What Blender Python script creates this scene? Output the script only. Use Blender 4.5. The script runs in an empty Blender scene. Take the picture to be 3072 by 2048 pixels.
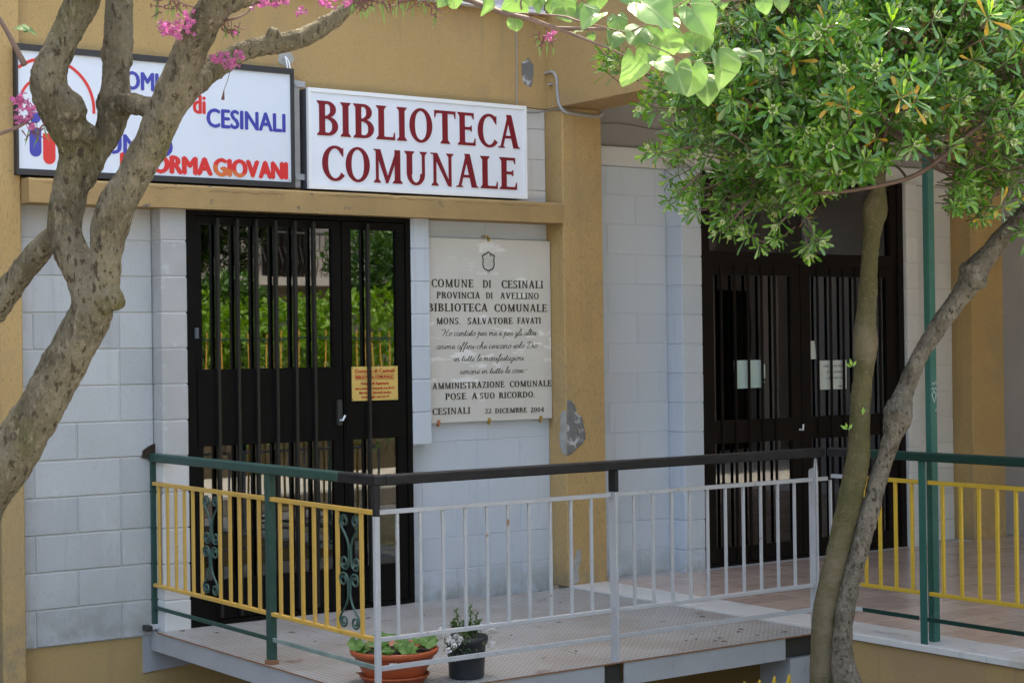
import bpy, bmesh, math, random
import numpy as np
from mathutils import Vector, Matrix, noise
R = math.radians
random.seed(7)
rng = np.random.default_rng(11)
C = bpy.context.scene.collection
S = bpy.context.scene

# ------------------------------------------------------------------ camera
# World: X along the facade, Y into the building, Z up, deck surface at z = 0.
EYE = Vector((0.0, 0.0, 1.53))
FP, YAW, PIT, ROL = 5195.9, 6.18794544e-01, 5.05056103e-03, -1.35451644e-02
fwd = Vector((math.sin(YAW)*math.cos(PIT), math.cos(YAW)*math.cos(PIT), math.sin(PIT)))
r0 = Vector((math.cos(YAW), -math.sin(YAW), 0)); u0 = r0.cross(fwd)
rgt = math.cos(ROL)*r0 + math.sin(ROL)*u0
upv = -math.sin(ROL)*r0 + math.cos(ROL)*u0
cam = bpy.data.objects.new('camera', bpy.data.cameras.new('camera')); C.objects.link(cam)
m3 = Matrix((rgt, upv, -fwd)).transposed()
cam.matrix_world = Matrix.Translation(EYE) @ m3.to_4x4()
cam.data.sensor_width = 36.0; cam.data.lens = FP/3072*36
cam.data.clip_start = 0.05; cam.data.clip_end = 400
cam.data.dof.use_dof = True; cam.data.dof.focus_distance = 9.6; cam.data.dof.aperture_fstop = 32
S.camera = cam

# ------------------------------------------------------------------ light
w = bpy.data.worlds.new('World'); S.world = w; w.use_nodes = True
SUN_EL, SUN_AZ = R(66), R(25)          # the sun stands behind the building
nt = w.node_tree; bg = nt.nodes['Background']
sky = nt.nodes.new('ShaderNodeTexSky'); sky.sky_type = 'NISHITA'; sky.sun_disc = False
sky.dust_density = 6.0; sky.air_density = 1.0; sky.sun_elevation = SUN_EL; sky.sun_rotation = SUN_AZ
nt.links.new(sky.outputs[0], bg.inputs[0]); bg.inputs[1].default_value = 0.15
sl = bpy.data.lights.new('sun', 'SUN'); sl.energy = 2.4; sl.angle = R(0.53); sl.color = (1, .95, .87)
sun = bpy.data.objects.new('sun', sl); C.objects.link(sun)
sd = Vector((math.sin(SUN_AZ)*math.cos(SUN_EL), math.cos(SUN_AZ)*math.cos(SUN_EL), math.sin(SUN_EL)))
sun.rotation_euler = sd.to_track_quat('Z', 'Y').to_euler(); sun.location = (0, 0, 20)
S.view_settings.view_transform = 'Standard'; S.view_settings.look = 'None'
S.view_settings.exposure = 2.3; S.view_settings.use_white_balance = True; S.view_settings.white_balance_temperature = 7200; S.view_settings.white_balance_tint = 4; S.view_settings.gamma = 1.0; S.view_settings.use_curve_mapping = False
S.render.engine = 'CYCLES'

# ------------------------------------------------------------------ measuring helpers
def ray(px, py): return fwd + rgt*((px-1536)/FP) - upv*((py-1024)/FP)
def at(px, py, d): return EYE + ray(px, py)*d                 # a point d metres in front
def on(px, py, ax, v):                                        # a point on the plane axis = v
    d = ray(px, py); return EYE + d*((v-EYE[ax])/d[ax])

# ------------------------------------------------------------------ object helpers
def tag(o, label=None, cat=None, group=None, kind=None):
    if label: o['label'] = label
    if cat: o['category'] = cat
    if group: o['group'] = group
    if kind: o['kind'] = kind
    return o
def empty(name, loc=(0, 0, 0), label=None, cat=None, group=None):
    o = bpy.data.objects.new(name, None); C.objects.link(o); o.location = loc
    o.empty_display_size = .1
    return tag(o, label, cat, group)
def link(name, me, parent=None, mat=None):
    o = bpy.data.objects.new(name, me); C.objects.link(o)
    if mat is not None and not me.materials: me.materials.append(mat)
    if parent is not None: put(o, parent)
    return o
def base(p):
    v = Vector((0, 0, 0))
    while p is not None: v += p.location; p = p.parent
    return v
def put(o, parent):          # geometry stays where it was written in world metres
    o.parent = parent; o.location = Vector(o.location) - base(parent)
class MB:
    def __init__(s): s.v = []; s.f = []; s.m = []; s.cur = 0
    def add(s, vs, fs):
        n = len(s.v); s.v += [tuple(x) for x in vs]; s.f += [tuple(i+n for i in f) for f in fs]; s.m += [s.cur]*len(fs); return s
    def box(s, a, b, bev=0.0):
        x0, y0, z0 = a; x1, y1, z1 = b
        if bev <= 0:
            return s.add([(x0,y0,z0),(x1,y0,z0),(x1,y1,z0),(x0,y1,z0),(x0,y0,z1),(x1,y0,z1),(x1,y1,z1),(x0,y1,z1)],
                  [(0,3,2,1),(4,5,6,7),(0,1,5,4),(1,2,6,5),(2,3,7,6),(3,0,4,7)])
        bm = bmesh.new(); bmesh.ops.create_cube(bm, size=1)
        for v in bm.verts: v.co = Vector(((x0+x1)/2+v.co.x*(x1-x0), (y0+y1)/2+v.co.y*(y1-y0), (z0+z1)/2+v.co.z*(z1-z0)))
        bmesh.ops.bevel(bm, geom=list(bm.edges), offset=bev, segments=1, affect='EDGES', profile=.5)
        bm.verts.index_update()
        s.add([v.co[:] for v in bm.verts], [[v.index for v in f.verts] for f in bm.faces]); bm.free(); return s
    def tube(s, pts, rad, n=8, caps=True):
        pts = [Vector(p) for p in pts]
        if not hasattr(rad, '__len__'): rad = [rad]*len(pts)
        k = len(pts); vs = []; t0 = (pts[1]-pts[0]).normalized()
        a = t0.orthogonal().normalized()
        for i in range(k):
            t = (pts[min(i+1, k-1)]-pts[max(i-1, 0)]).normalized()
            a = (a - t*a.dot(t)).normalized(); b = t.cross(a)
            for j in range(n):
                q = 2*math.pi*j/n; vs.append(pts[i]+(a*math.cos(q)+b*math.sin(q))*rad[i])
        fs = [(i*n+j, i*n+(j+1) % n, (i+1)*n+(j+1) % n, (i+1)*n+j) for i in range(k-1) for j in range(n)]
        if caps: fs += [tuple(range(n-1, -1, -1)), tuple(range((k-1)*n, k*n))]
        return s.add(vs, fs)
    def lathe(s, prof, c, n=40):
        vs = [(c[0]+r*math.cos(2*math.pi*j/n), c[1]+r*math.sin(2*math.pi*j/n), c[2]+z) for r, z in prof for j in range(n)]
        return s.add(vs, [(i*n+j, i*n+(j+1) % n, (i+1)*n+(j+1) % n, (i+1)*n+j) for i in range(len(prof)-1) for j in range(n)])
    def prism(s, poly, vec):
        n = len(poly); P = [Vector(p) for p in poly]; Q = [p+Vector(vec) for p in P]
        return s.add(P+Q, [tuple(range(n)), tuple(range(2*n-1, n-1, -1))]+[(i, i+n, (i+1) % n+n, (i+1) % n) for i in range(n)])
    def mesh(s, name='mesh'):
        me = bpy.data.meshes.new(name); me.from_pydata(s.v, [], s.f)
        if any(s.m): me.polygons.foreach_set('material_index', s.m)
        bm = bmesh.new(); bm.from_mesh(me); bmesh.ops.recalc_face_normals(bm, faces=bm.faces); bm.to_mesh(me); bm.free()
        return me
    def build(s, name, mat, parent=None, smooth=False, mats=None, keep=False):
        me = s.mesh(name) if not keep else s.raw(name)
        for m in (mats or [mat]): me.materials.append(m)
        if smooth: me.polygons.foreach_set('use_smooth', [True]*len(me.polygons))
        return link(name, me, parent)
    def raw(s, name):
        me = bpy.data.meshes.new(name); me.from_pydata(s.v, [], s.f); 
        if any(s.m): me.polygons.foreach_set('material_index', s.m)
        return me
def box(name, a, b, mat, parent=None, bev=0.0): return MB().box(a, b, bev).build(name, mat, parent)
def spline(pts, k=6):
    P = [np.array(p, float) for p in pts]; P = [2*P[0]-P[1]]+P+[2*P[-1]-P[-2]]; out = []
    for i in range(1, len(P)-2):
        for j in range(k):
            t = j/k
            out.append(.5*((2*P[i])+(-P[i-1]+P[i+1])*t+(2*P[i-1]-5*P[i]+4*P[i+1]-P[i+2])*t*t+(-P[i-1]+3*P[i]-3*P[i+1]+P[i+2])*t**3))
    out.append(P[-2]); return out

# ------------------------------------------------------------------ materials
def mat(name, col, rough=.7, var=None, vscale=6, vamt=.5, bump=0, bscale=60, bstretch=(1, 1, 1), spots=None, sscale=20, sthr=.62, swid=.06,
        metal=0, rnd=0, spec=.5, col3=None, c3scale=1.2, c3thr=.5, transl=0, bump2=None, pits=None, grime=None, streak=None):
    m = bpy.data.materials.new(name); m.use_nodes = True; t = m.node_tree; N = t.nodes; L = t.links
    b = N['Principled BSDF']; b.inputs['Roughness'].default_value = rough; b.inputs['Metallic'].default_value = metal
    b.inputs['Specular IOR Level'].default_value = spec
    g = N.new('ShaderNodeNewGeometry'); pos = g.outputs['Position']
    def mp(sc, stretch=(1, 1, 1)):
        mpn = N.new('ShaderNodeMapping'); mpn.inputs['Scale'].default_value = stretch; L.new(pos, mpn.inputs['Vector'])
        n = N.new('ShaderNodeTexNoise'); n.inputs['Scale'].default_value = sc; n.inputs['Detail'].default_value = 5; n.inputs['Roughness'].default_value = .62
        L.new(mpn.outputs[0], n.inputs['Vector']); return n.outputs['Fac']
    def ramp(fac, a, bb):
        r = N.new('ShaderNodeMapRange'); r.inputs[1].default_value = a; r.inputs[2].default_value = bb; L.new(fac, r.inputs[0]); return r.outputs[0]
    def mix(fac, c1, c2, blend='MIX'):
        x = N.new('ShaderNodeMix'); x.data_type = 'RGBA'; x.blend_type = blend
        if isinstance(fac, (int, float)): x.inputs[0].default_value = fac
        else: L.new(fac, x.inputs[0])
        for s, c in ((x.inputs[6], c1), (x.inputs[7], c2)):
            if isinstance(c, tuple): s.default_value = (*c, 1) if len(c) == 3 else c
            else: L.new(c, s)
        return x.outputs[2]
    c = tuple(col)
    if var: c = mix(ramp(mp(vscale), .5-.25/max(vamt, .01)*.5, .5+.25/max(vamt, .01)*.5), c, tuple(var))
    if col3: c = mix(ramp(mp(c3scale), c3thr, c3thr+.12), c, tuple(col3))
    if spots: c = mix(ramp(mp(sscale, bstretch), sthr, sthr+swid), c, tuple(spots))
    if pits: c = mix(ramp(mp(pits[1], pits[3]), pits[2], pits[2]+.05), c, tuple(pits[0]))
    if streak: c = mix(ramp(mp(streak[1], (1, 1, .06)), streak[2], streak[2]+.16), c, tuple(streak[0]))
    if grime:      # splash dirt that thins out upwards from the ground line
        sx = N.new('ShaderNodeSeparateXYZ'); L.new(pos, sx.inputs[0]); mr = N.new('ShaderNodeMapRange')
        mr.inputs[1].default_value = grime[1]; mr.inputs[2].default_value = grime[2]; mr.inputs[3].default_value = .75; mr.inputs[4].default_value = 0; L.new(sx.outputs[2], mr.inputs[0])
        mu = N.new('ShaderNodeMath'); mu.operation = 'MULTIPLY'; L.new(mr.outputs[0], mu.inputs[0]); L.new(ramp(mp(9), .38, .62), mu.inputs[1]); c = mix(mu.outputs[0], c, tuple(grime[0]))
    if rnd:
        oi = N.new('ShaderNodeObjectInfo'); r = N.new('ShaderNodeMapRange'); r.inputs[3].default_value = 1-rnd; r.inputs[4].default_value = 1+rnd
        L.new(oi.outputs['Random'], r.inputs[0]); cc = N.new('ShaderNodeCombineColor')
        for i in range(3): L.new(r.outputs[0], cc.inputs[i])
        c = mix(1.0, c, cc.outputs[0], 'MULTIPLY')
    if isinstance(c, tuple): b.inputs['Base Color'].default_value = (*c, 1)
    else: L.new(c, b.inputs['Base Color'])
    if bump:
        bn = N.new('ShaderNodeBump'); bn.inputs['Strength'].default_value = 1; bn.inputs['Distance'].default_value = bump
        L.new(mp(bscale, bstretch), bn.inputs['Height']); L.new(bn.outputs[0], b.inputs['Normal'])
        if bump2:
            b2 = N.new('ShaderNodeBump'); b2.inputs['Strength'].default_value = 1; b2.inputs['Distance'].default_value = bump2[0]
            L.new(mp(bump2[1], bump2[2]), b2.inputs['Height']); L.new(b2.outputs[0], bn.inputs['Normal'])
    if transl:
        tr = N.new('ShaderNodeBsdfTranslucent'); ms = N.new('ShaderNodeMixShader'); ms.inputs[0].default_value = transl
        if isinstance(c, tuple): tr.inputs[0].default_value = (*c, 1)
        else:
            hs = N.new('ShaderNodeHueSaturation'); hs.inputs['Value'].default_value = 1.7; hs.inputs['Saturation'].default_value = 1.15; hs.inputs['Hue'].default_value = .485
            L.new(c, hs.inputs['Color']); L.new(hs.outputs[0], tr.inputs[0])
        L.new(b.outputs[0], ms.inputs[1]); L.new(tr.outputs[0], ms.inputs[2]); L.new(ms.outputs[0], N['Material Output'].inputs[0])
    return m
M = {}
M['stucco'] = mat('ochre_stucco', (.53,.355,.155), .9, var=(.46,.30,.125), col3=(.43,.30,.145), c3scale=1.7, c3thr=.5, streak=((.40,.275,.13), 12, .57), grime=((.26,.21,.14), -.02, .3), vscale=2.2, bump=.006, bscale=90, bstretch=(1,1,.28), spots=(.34,.235,.115), sscale=120, sthr=.54, swid=.10)
M['stucco_fine'] = mat('ochre_stucco_upper', (.475,.32,.138), .92, var=(.41,.275,.115), vscale=1.3, bump=.004, bscale=100, bstretch=(1,1,.5), spots=(.32,.21,.10), sscale=130, sthr=.56, swid=.10, col3=(.40,.265,.135), c3scale=1.1, c3thr=.52, streak=((.37,.26,.125), 9, .56))
M['ledge'] = mat('ochre_ledge_weathered', (.43,.285,.12), .92, var=(.32,.215,.10), vscale=5, bump=.004, bscale=60, spots=(.14,.12,.10), sscale=14, sthr=.66, swid=.05)
M['block'] = mat('block_lavender', (.52,.53,.55), .85, var=(.44,.45,.465), vscale=2.2, bump=.0026, bscale=150, bstretch=(1,1,.4), rnd=.09, pits=((.33,.33,.34), 110, .62, (1,1,1)), streak=((.40,.405,.415), 14, .57), grime=((.30,.28,.25), -.05, .35), col3=(.46,.465,.475), c3scale=.9, c3thr=.5, spots=(.575,.58,.60), sscale=7, sthr=.60, swid=.18)
M['block_blue'] = mat('block_blue', (.53,.585,.67), .82, var=(.58,.615,.68), vscale=1.6, bump=.0014, bscale=110, rnd=.025, spots=(.48,.53,.62), sscale=9, sthr=.68, swid=.08, pits=((.40,.44,.50), 110, .64, (1,1,1)), streak=((.47,.51,.575), 14, .58), grime=((.33,.32,.30), -.02, .22))
M['block_grey'] = mat('block_bare_grey', (.40,.39,.385), .88, var=(.47,.46,.46), vscale=5, bump=.0018, bscale=120, rnd=.07, spots=(.52,.52,.53), sscale=9, sthr=.6, swid=.08)
M['block_white'] = mat('block_white', (.66,.65,.65), .85, var=(.58,.575,.58), vscale=3, bump=.0014, bscale=110, rnd=.04)
M['mortar'] = mat('mortar', (.62,.62,.62), .95, bump=.002, bscale=90)
M['mortar_lt'] = mat('mortar_painted', (.53,.58,.66), .95, bump=.002, bscale=90)
M['lilac'] = mat('lilac_render', (.50,.48,.56), .9, var=(.45,.43,.50), vscale=1.5, bump=.001, bscale=80)
M['greywall'] = mat('grey_render', (.36,.34,.34), .9, var=(.30,.28,.28), vscale=2, bump=.001, bscale=60)
M['soffit'] = mat('soffit_paint', (.40,.38,.38), .9, var=(.34,.32,.32), vscale=1.5)
M['door_black'] = mat('black_door_metal', (.0045,.004,.004), .5, var=(.008,.007,.0065), vscale=8, spec=.10)
M['door_brown'] = mat('brown_door_metal', (.013,.0085,.007), .5, var=(.008,.006,.005), vscale=6, spec=.12)
M['bar_black'] = mat('black_bar_paint', (.013,.012,.012), .38, var=(.020,.018,.016), vscale=12, spec=.35)
M['steel_paint'] = mat('grey_blue_steel_paint', (.42,.43,.46), .5, var=(.34,.345,.37), vscale=5, spots=(.24,.12,.06), sscale=16, sthr=.66, swid=.07, bstretch=(1,1,.4), bump=.0006, bscale=80)
M['white_rail'] = mat('white_rail_paint', (.50,.51,.545), .5, var=(.42,.425,.45), vscale=9, spots=(.30,.17,.09), sscale=24, sthr=.65, swid=.05, bump=.0006, bscale=60)
M['green_rail'] = mat('green_rail_paint', (.020,.062,.050), .45, spec=.35, var=(.036,.085,.070), vscale=12, spots=(.16,.20,.17), sscale=30, sthr=.68, swid=.06, bump=.0006, bscale=60)
M['dark_green_rail'] = mat('dark_green_rail_paint', (.005,.034,.024), .45, spec=.3, var=(.009,.045,.034), vscale=12, bump=.0006, bscale=60)
M['teal_post'] = mat('teal_post_paint', (.020,.10,.080), .45, spec=.35, var=(.034,.13,.105), vscale=5, spots=(.08,.16,.14), sscale=18, sthr=.66, bump=.0006, bscale=60)
M['black_rail'] = mat('black_rail_wood', (.010,.0098,.011), .55, var=(.028,.027,.030), spec=.25, vscale=14, bump=.001, bscale=70, bstretch=(.2,.2,1))
M['pale_green_rail'] = mat('worn_pale_green_rail', (.30,.36,.35), .5, var=(.10,.17,.15), vscale=5, spots=(.30,.16,.08), sscale=20, sthr=.68)
M['yellow_rail'] = mat('yellow_rail_paint', (.66,.40,.065), .45, var=(.58,.36,.10), vscale=7, spots=(.16,.08,.03), sscale=34, sthr=.66, swid=.05, bump=.0006, bscale=60)
M['yellow_bright'] = mat('yellow_bright_paint', (.64,.42,.035), .45, var=(.52,.33,.035), vscale=7, spots=(.18,.10,.02), sscale=36, sthr=.69, swid=.05, bump=.0006, bscale=60)
M['rust'] = mat('rust', (.22,.085,.035), .9, var=(.33,.17,.10), vscale=30, bump=.001, bscale=90)
M['scroll'] = mat('scroll_green_paint', (.024,.072,.060), .45, var=(.05,.11,.095), vscale=20, bump=.0006, bscale=90)
M['marble'] = mat('white_marble', (.62,.61,.61), .38, var=(.68,.66,.63), vscale=3, spots=(.36,.37,.40), sscale=4, sthr=.60, swid=.12, col3=(.52,.46,.38), c3scale=2, c3thr=.57)
M['tile'] = mat('terracotta_pink_tile', (.63,.47,.39), .22, var=(.52,.385,.315), vscale=9, rnd=.1, spots=(.46,.31,.22), sscale=6, sthr=.58, swid=.1)
M['grout'] = mat('grout', (.48,.45,.44), .9)
M['concrete'] = mat('raw_concrete', (.23,.228,.225), .95, var=(.14,.135,.13), vscale=18, bump=.012, bscale=28, spots=(.50,.51,.54), sscale=12, sthr=.57, swid=.05)
M['plaster_chip'] = mat('chipped_plaster', (.45,.44,.42), .95, var=(.28,.27,.26), vscale=30, bump=.004, bscale=50)
M['conduit'] = mat('grey_conduit', (.40,.39,.39), .5, var=(.32,.31,.31), vscale=20)
M['cable'] = mat('cable_grey', (.22,.20,.17), .7)
M['sign_face'] = mat('sign_face_pale_blue', (.72,.77,.87), .35, var=(.69,.74,.84), vscale=2)
M['sign_face2'] = mat('sign_face_white', (.80,.84,.93), .35, var=(.77,.81,.90), vscale=2)
M['sign_frame'] = mat('sign_frame_dark', (.03,.028,.032), .5)
M['sign_alu'] = mat('sign_frame_white', (.82,.84,.88), .35)
M['sign_side'] = mat('sign_side_slate', (.085,.095,.115), .4)
M['maroon'] = mat('letter_maroon', (.20,.006,.018), .4)
M['sred'] = mat('plate_red', (.50,.012,.012), .5)
M['tred'] = mat('letter_red', (.70,.035,.035), .4)
M['tblue'] = mat('letter_blue', (.05,.055,.38), .4)
M['torange'] = mat('letter_orange', (.70,.17,.05), .4)
M['travertine'] = mat('travertine', (.68,.655,.62), .45, var=(.62,.595,.56), vscale=5, spots=(.82,.81,.80), sscale=7, sthr=.60, swid=.05, bstretch=(.5,.5,1.4))
M['bronze'] = mat('bronze_letters', (.05,.042,.028), .5)
M['ink'] = mat('black_ink', (.012,.012,.013), .5)
M['inkgrey'] = mat('faint_ink', (.26,.25,.245), .6)
M['brass'] = mat('brass_clip', (.45,.30,.08), .35, metal=.6)
M['copper'] = mat('copper_clip', (.55,.20,.11), .4, metal=.3)
M['yellow_plate'] = mat('yellow_plate', (.72,.50,.14), .45, var=(.66,.45,.13), vscale=10)
M['paper'] = mat('paper_white', (.62,.68,.68), .8)
M['paper_blue'] = mat('paper_pale_blue', (.50,.66,.68), .8)
M['terracotta'] = mat('orange_plastic_pot', (.48,.105,.035), .42, var=(.40,.085,.03), vscale=12)
M['pot_dark'] = mat('dark_plastic_pot', (.020,.024,.030), .45, var=(.028,.032,.038), vscale=30)
M['soil'] = mat('potting_soil', (.035,.024,.016), .95, bump=.01, bscale=50)
M['bark'] = mat('bark_redbud', (.235,.205,.145), .92, var=(.105,.088,.056), vscale=6, vamt=.8, bump=.022, bscale=85, bstretch=(1,1,.35), bump2=(.03, 22, (1,1,1.6)), spots=(.25,.215,.155), sscale=70, sthr=.53, swid=.12, col3=(.12,.115,.045), c3scale=3.5, c3thr=.52, spec=.2, pits=((.075,.06,.04), 60, .56, (1,1,.45)))
M['bark_moss'] = mat('bark_mossy', (.150,.128,.064), .9, var=(.085,.082,.034), vscale=7, bump=.012, bscale=70, bstretch=(1,1,2.4), bump2=(.02, 18, (1,1,1)), spec=.2, spots=(.23,.19,.125), sscale=55, sthr=.62, swid=.05, col3=(.19,.155,.10), c3scale=3.2, c3thr=.50)
M['bark_grey'] = mat('bark_grey', (.27,.235,.185), .9, var=(.14,.118,.09), vscale=14, vamt=.9, bump=.020, bscale=85, bstretch=(1,1,.7), bump2=(.03, 25, (1,1,1.3)), pits=((.085,.07,.05), 70, .56, (1,1,.5)), spec=.2, spots=(.33,.29,.25), sscale=38, sthr=.61, swid=.05)
M['twig'] = mat('twig_brown', (.10,.06,.045), .7, var=(.17,.11,.09), vscale=20)
M['leaf'] = mat('pittosporum_leaf', (.040,.14,.020), .20, var=(.125,.29,.034), vscale=4, transl=.25, rnd=.15, spec=1.0)
M['leaf_young'] = mat('pittosporum_young_leaf', (.19,.37,.05), .28, var=(.27,.46,.07), vscale=9, transl=.32, spec=.8)
M['leaf_yellow'] = mat('yellowed_leaf', (.55,.29,.025), .4, var=(.42,.30,.03), vscale=20, transl=.25)
M['bud'] = mat('cream_bud', (.50,.55,.30), .5)
M['heart'] = mat('redbud_leaf', (.10,.19,.058), .36, var=(.145,.255,.085), vscale=9, transl=.33, spec=.5, rnd=.3, bump=.0012, bscale=90)
def vein_mat():
    m = M['heart']; t = m.node_tree; N = t.nodes; L = t.links; b = N['Principled BSDF']
    tc = N.new('ShaderNodeTexCoord'); sp = N.new('ShaderNodeSeparateXYZ'); L.new(tc.outputs['Object'], sp.inputs[0])
    def op(o, *a):
        n = N.new('ShaderNodeMath'); n.operation = o
        for i, x in enumerate(a):
            if isinstance(x, (int, float)): n.inputs[i].default_value = x
            else: L.new(x, n.inputs[i])
        return n.outputs[0]
    an = op('ARCTAN2', sp.outputs[0], op('ADD', sp.outputs[1], .02))
    v = op('POWER', op('ABSOLUTE', op('COSINE', op('MULTIPLY', an, 4.0))), 26.0)
    src = b.inputs['Base Color'].links[0].from_socket; x = N.new('ShaderNodeMix'); x.data_type = 'RGBA'
    L.new(op('MULTIPLY', v, .6), x.inputs[0]); L.new(src, x.inputs[6]); x.inputs[7].default_value = (.34, .44, .20, 1); L.new(x.outputs[2], b.inputs['Base Color'])
    bn = N.new('ShaderNodeBump'); bn.inputs['Distance'].default_value = .002; L.new(v, bn.inputs['Height'])
    old = b.inputs['Normal'].links[0].from_socket; L.new(old, bn.inputs['Normal']); L.new(bn.outputs[0], b.inputs['Normal'])
vein_mat()
M['pink'] = mat('pink_blossom', (.33,.075,.20), .6, var=(.44,.15,.30), vscale=60, transl=.3)
M['pod'] = mat('green_pod', (.13,.22,.05), .5, transl=.3)
M['calyx'] = mat('dark_calyx', (.11,.035,.035), .6)
M['herb'] = mat('herb_leaf', (.12,.20,.07), .5, var=(.08,.15,.05), vscale=40, transl=.25)
M['gerleaf'] = mat('round_pot_leaf', (.10,.24,.035), .5, var=(.06,.16,.03), vscale=22, transl=.25)
M['white_petal'] = mat('white_petal', (.80,.80,.82), .6, transl=.3)
M['dirt'] = mat('yard_earth', (.10,.075,.05), .95, var=(.06,.05,.03), vscale=3, bump=.02, bscale=12)
M['pave'] = mat('pale_paving', (.46,.44,.41), .85, var=(.38,.36,.34), vscale=2, bump=.002, bscale=60)
M['hedge'] = mat('hedge_leaf', (.13,.27,.035), .45, var=(.20,.36,.045), vscale=2.5, transl=.3)
M['hedge_dark'] = mat('shrub_leaf', (.05,.13,.03), .45, var=(.09,.20,.04), vscale=2, transl=.25)
M['pale_render'] = mat('opposite_render', (.50,.47,.45), .9, var=(.44,.41,.39), vscale=1)
M['iron'] = mat('wrought_iron', (.03,.03,.03), .5)
M['dark_room'] = mat('room_wall', (.16,.14,.12), .9)
M['cream'] = mat('cream_furniture', (.62,.58,.50), .7)
M['moss'] = mat('green_stain_tape', (.02,.14,.10), .6)

def glass(name, refl, tint):
    m = bpy.data.materials.new(name); m.use_nodes = True; t = m.node_tree; N = t.nodes; L = t.links
    for n in list(N):
        if n.type != 'OUTPUT_MATERIAL': N.remove(n)
    out = [n for n in N if n.type == 'OUTPUT_MATERIAL'][0]
    tr = N.new('ShaderNodeBsdfTransparent'); tr.inputs[0].default_value = (*tint, 1)
    gl = N.new('ShaderNodeBsdfGlossy'); gl.inputs['Roughness'].default_value = .012
    g = N.new('ShaderNodeNewGeometry'); nz = N.new('ShaderNodeTexNoise'); nz.inputs['Scale'].default_value = 1.6; nz.inputs['Detail'].default_value = 1
    L.new(g.outputs['Position'], nz.inputs['Vector'])
    bn = N.new('ShaderNodeBump'); bn.inputs['Strength'].default_value = 1; bn.inputs['Distance'].default_value = .0008
    L.new(nz.outputs['Fac'], bn.inputs['Height']); L.new(bn.outputs[0], gl.inputs['Normal'])
    lw = N.new('ShaderNodeLayerWeight'); lw.inputs[0].default_value = .35
    mr = N.new('ShaderNodeMapRange'); mr.inputs[3].default_value = refl; mr.inputs[4].default_value = 1.0; L.new(lw.outputs['Fresnel'], mr.inputs[0])
    mx = N.new('ShaderNodeMixShader'); L.new(mr.outputs[0], mx.inputs[0]); L.new(tr.outputs[0], mx.inputs[1]); L.new(gl.outputs[0], mx.inputs[2])
    L.new(mx.outputs[0], out.inputs[0]); return m
M['glass'] = glass('door_glass', .13, (.30, .32, .31))
M['glass2'] = glass('porch_door_glass', .13, (.4, .4, .38))

def deck_mat():
    m = mat('tread_plate_paint', (.51,.50,.49), .55, var=(.43,.42,.415), vscale=3, spots=(.25,.13,.085), sscale=5, sthr=.60, swid=.16, col3=(.41,.38,.355), c3scale=1.6, c3thr=.47)
    t = m.node_tree; N = t.nodes; L = t.links; b = N['Principled BSDF']
    g = N.new('ShaderNodeNewGeometry'); sp = N.new('ShaderNodeSeparateXYZ'); L.new(g.outputs['Position'], sp.inputs[0])
    def op(o, a, bb=None):
        n = N.new('ShaderNodeMath'); n.operation = o
        for i, x in enumerate((a, bb)):
            if x is None: continue
            if isinstance(x, (int, float)): n.inputs[i].default_value = x
            else: L.new(x, n.inputs[i])
        return n.outputs[0]
    k = 2*math.pi/.046
    a = op('MULTIPLY', op('ADD', sp.outputs[0], sp.outputs[1]), k*.7071); c = op('MULTIPLY', op('SUBTRACT', sp.outputs[0], sp.outputs[1]), k*.7071)
    pr = op('MULTIPLY', op('SINE', a), op('SINE', c))
    r = N.new('ShaderNodeMapRange'); r.inputs[1].default_value = .1; r.inputs[2].default_value = .5; L.new(pr, r.inputs[0])
    bn = N.new('ShaderNodeBump'); bn.inputs['Distance'].default_value = .004; L.new(r.outputs[0], bn.inputs['Height']); L.new(bn.outputs[0], b.inputs['Normal'])
    # darker tone between the raised lozenges
    src = b.inputs['Base Color'].links[0].from_socket
    x = N.new('ShaderNodeMix'); x.data_type = 'RGBA'; L.new(r.outputs[0], x.inputs[0]); L.new(src, x.inputs[7])
    hs = N.new('ShaderNodeHueSaturation'); hs.inputs['Value'].default_value = .62; L.new(src, hs.inputs['Color']); L.new(hs.outputs[0], x.inputs[6])
    L.new(x.outputs[2], b.inputs['Base Color']); return m
M['tread'] = deck_mat()

# ------------------------------------------------------------------ setting: ground
def ground():
    xs = [-60, -12, -3, 0, 3, 6, 9, 12, 18, 60]; ys = [-80, -30, -8, -2, 2, 3.4, 4.4, 9.2, 40, 90]
    mb = MB()
    def z(y): return -.1 if y <= 3.4 else (-1.0 if y >= 4.4 else None)
    V = [(x, y, z(y)) for y in ys for x in xs]; n = len(xs)
    mb.add(V, [(j*n+i, j*n+i+1, (j+1)*n+i+1, (j+1)*n+i) for j in range(len(ys)-1) for i in range(n-1)])
    tag(mb.build('ground', M['dirt']), kind='structure', label='earth yard sloping down towards the library plinth')
ground()
tag(box('pavement', (-30, -2.2, -.096), (40, 3.3, -.05), M['pave']), kind='structure', label='pale paving in front of the yard')

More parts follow.
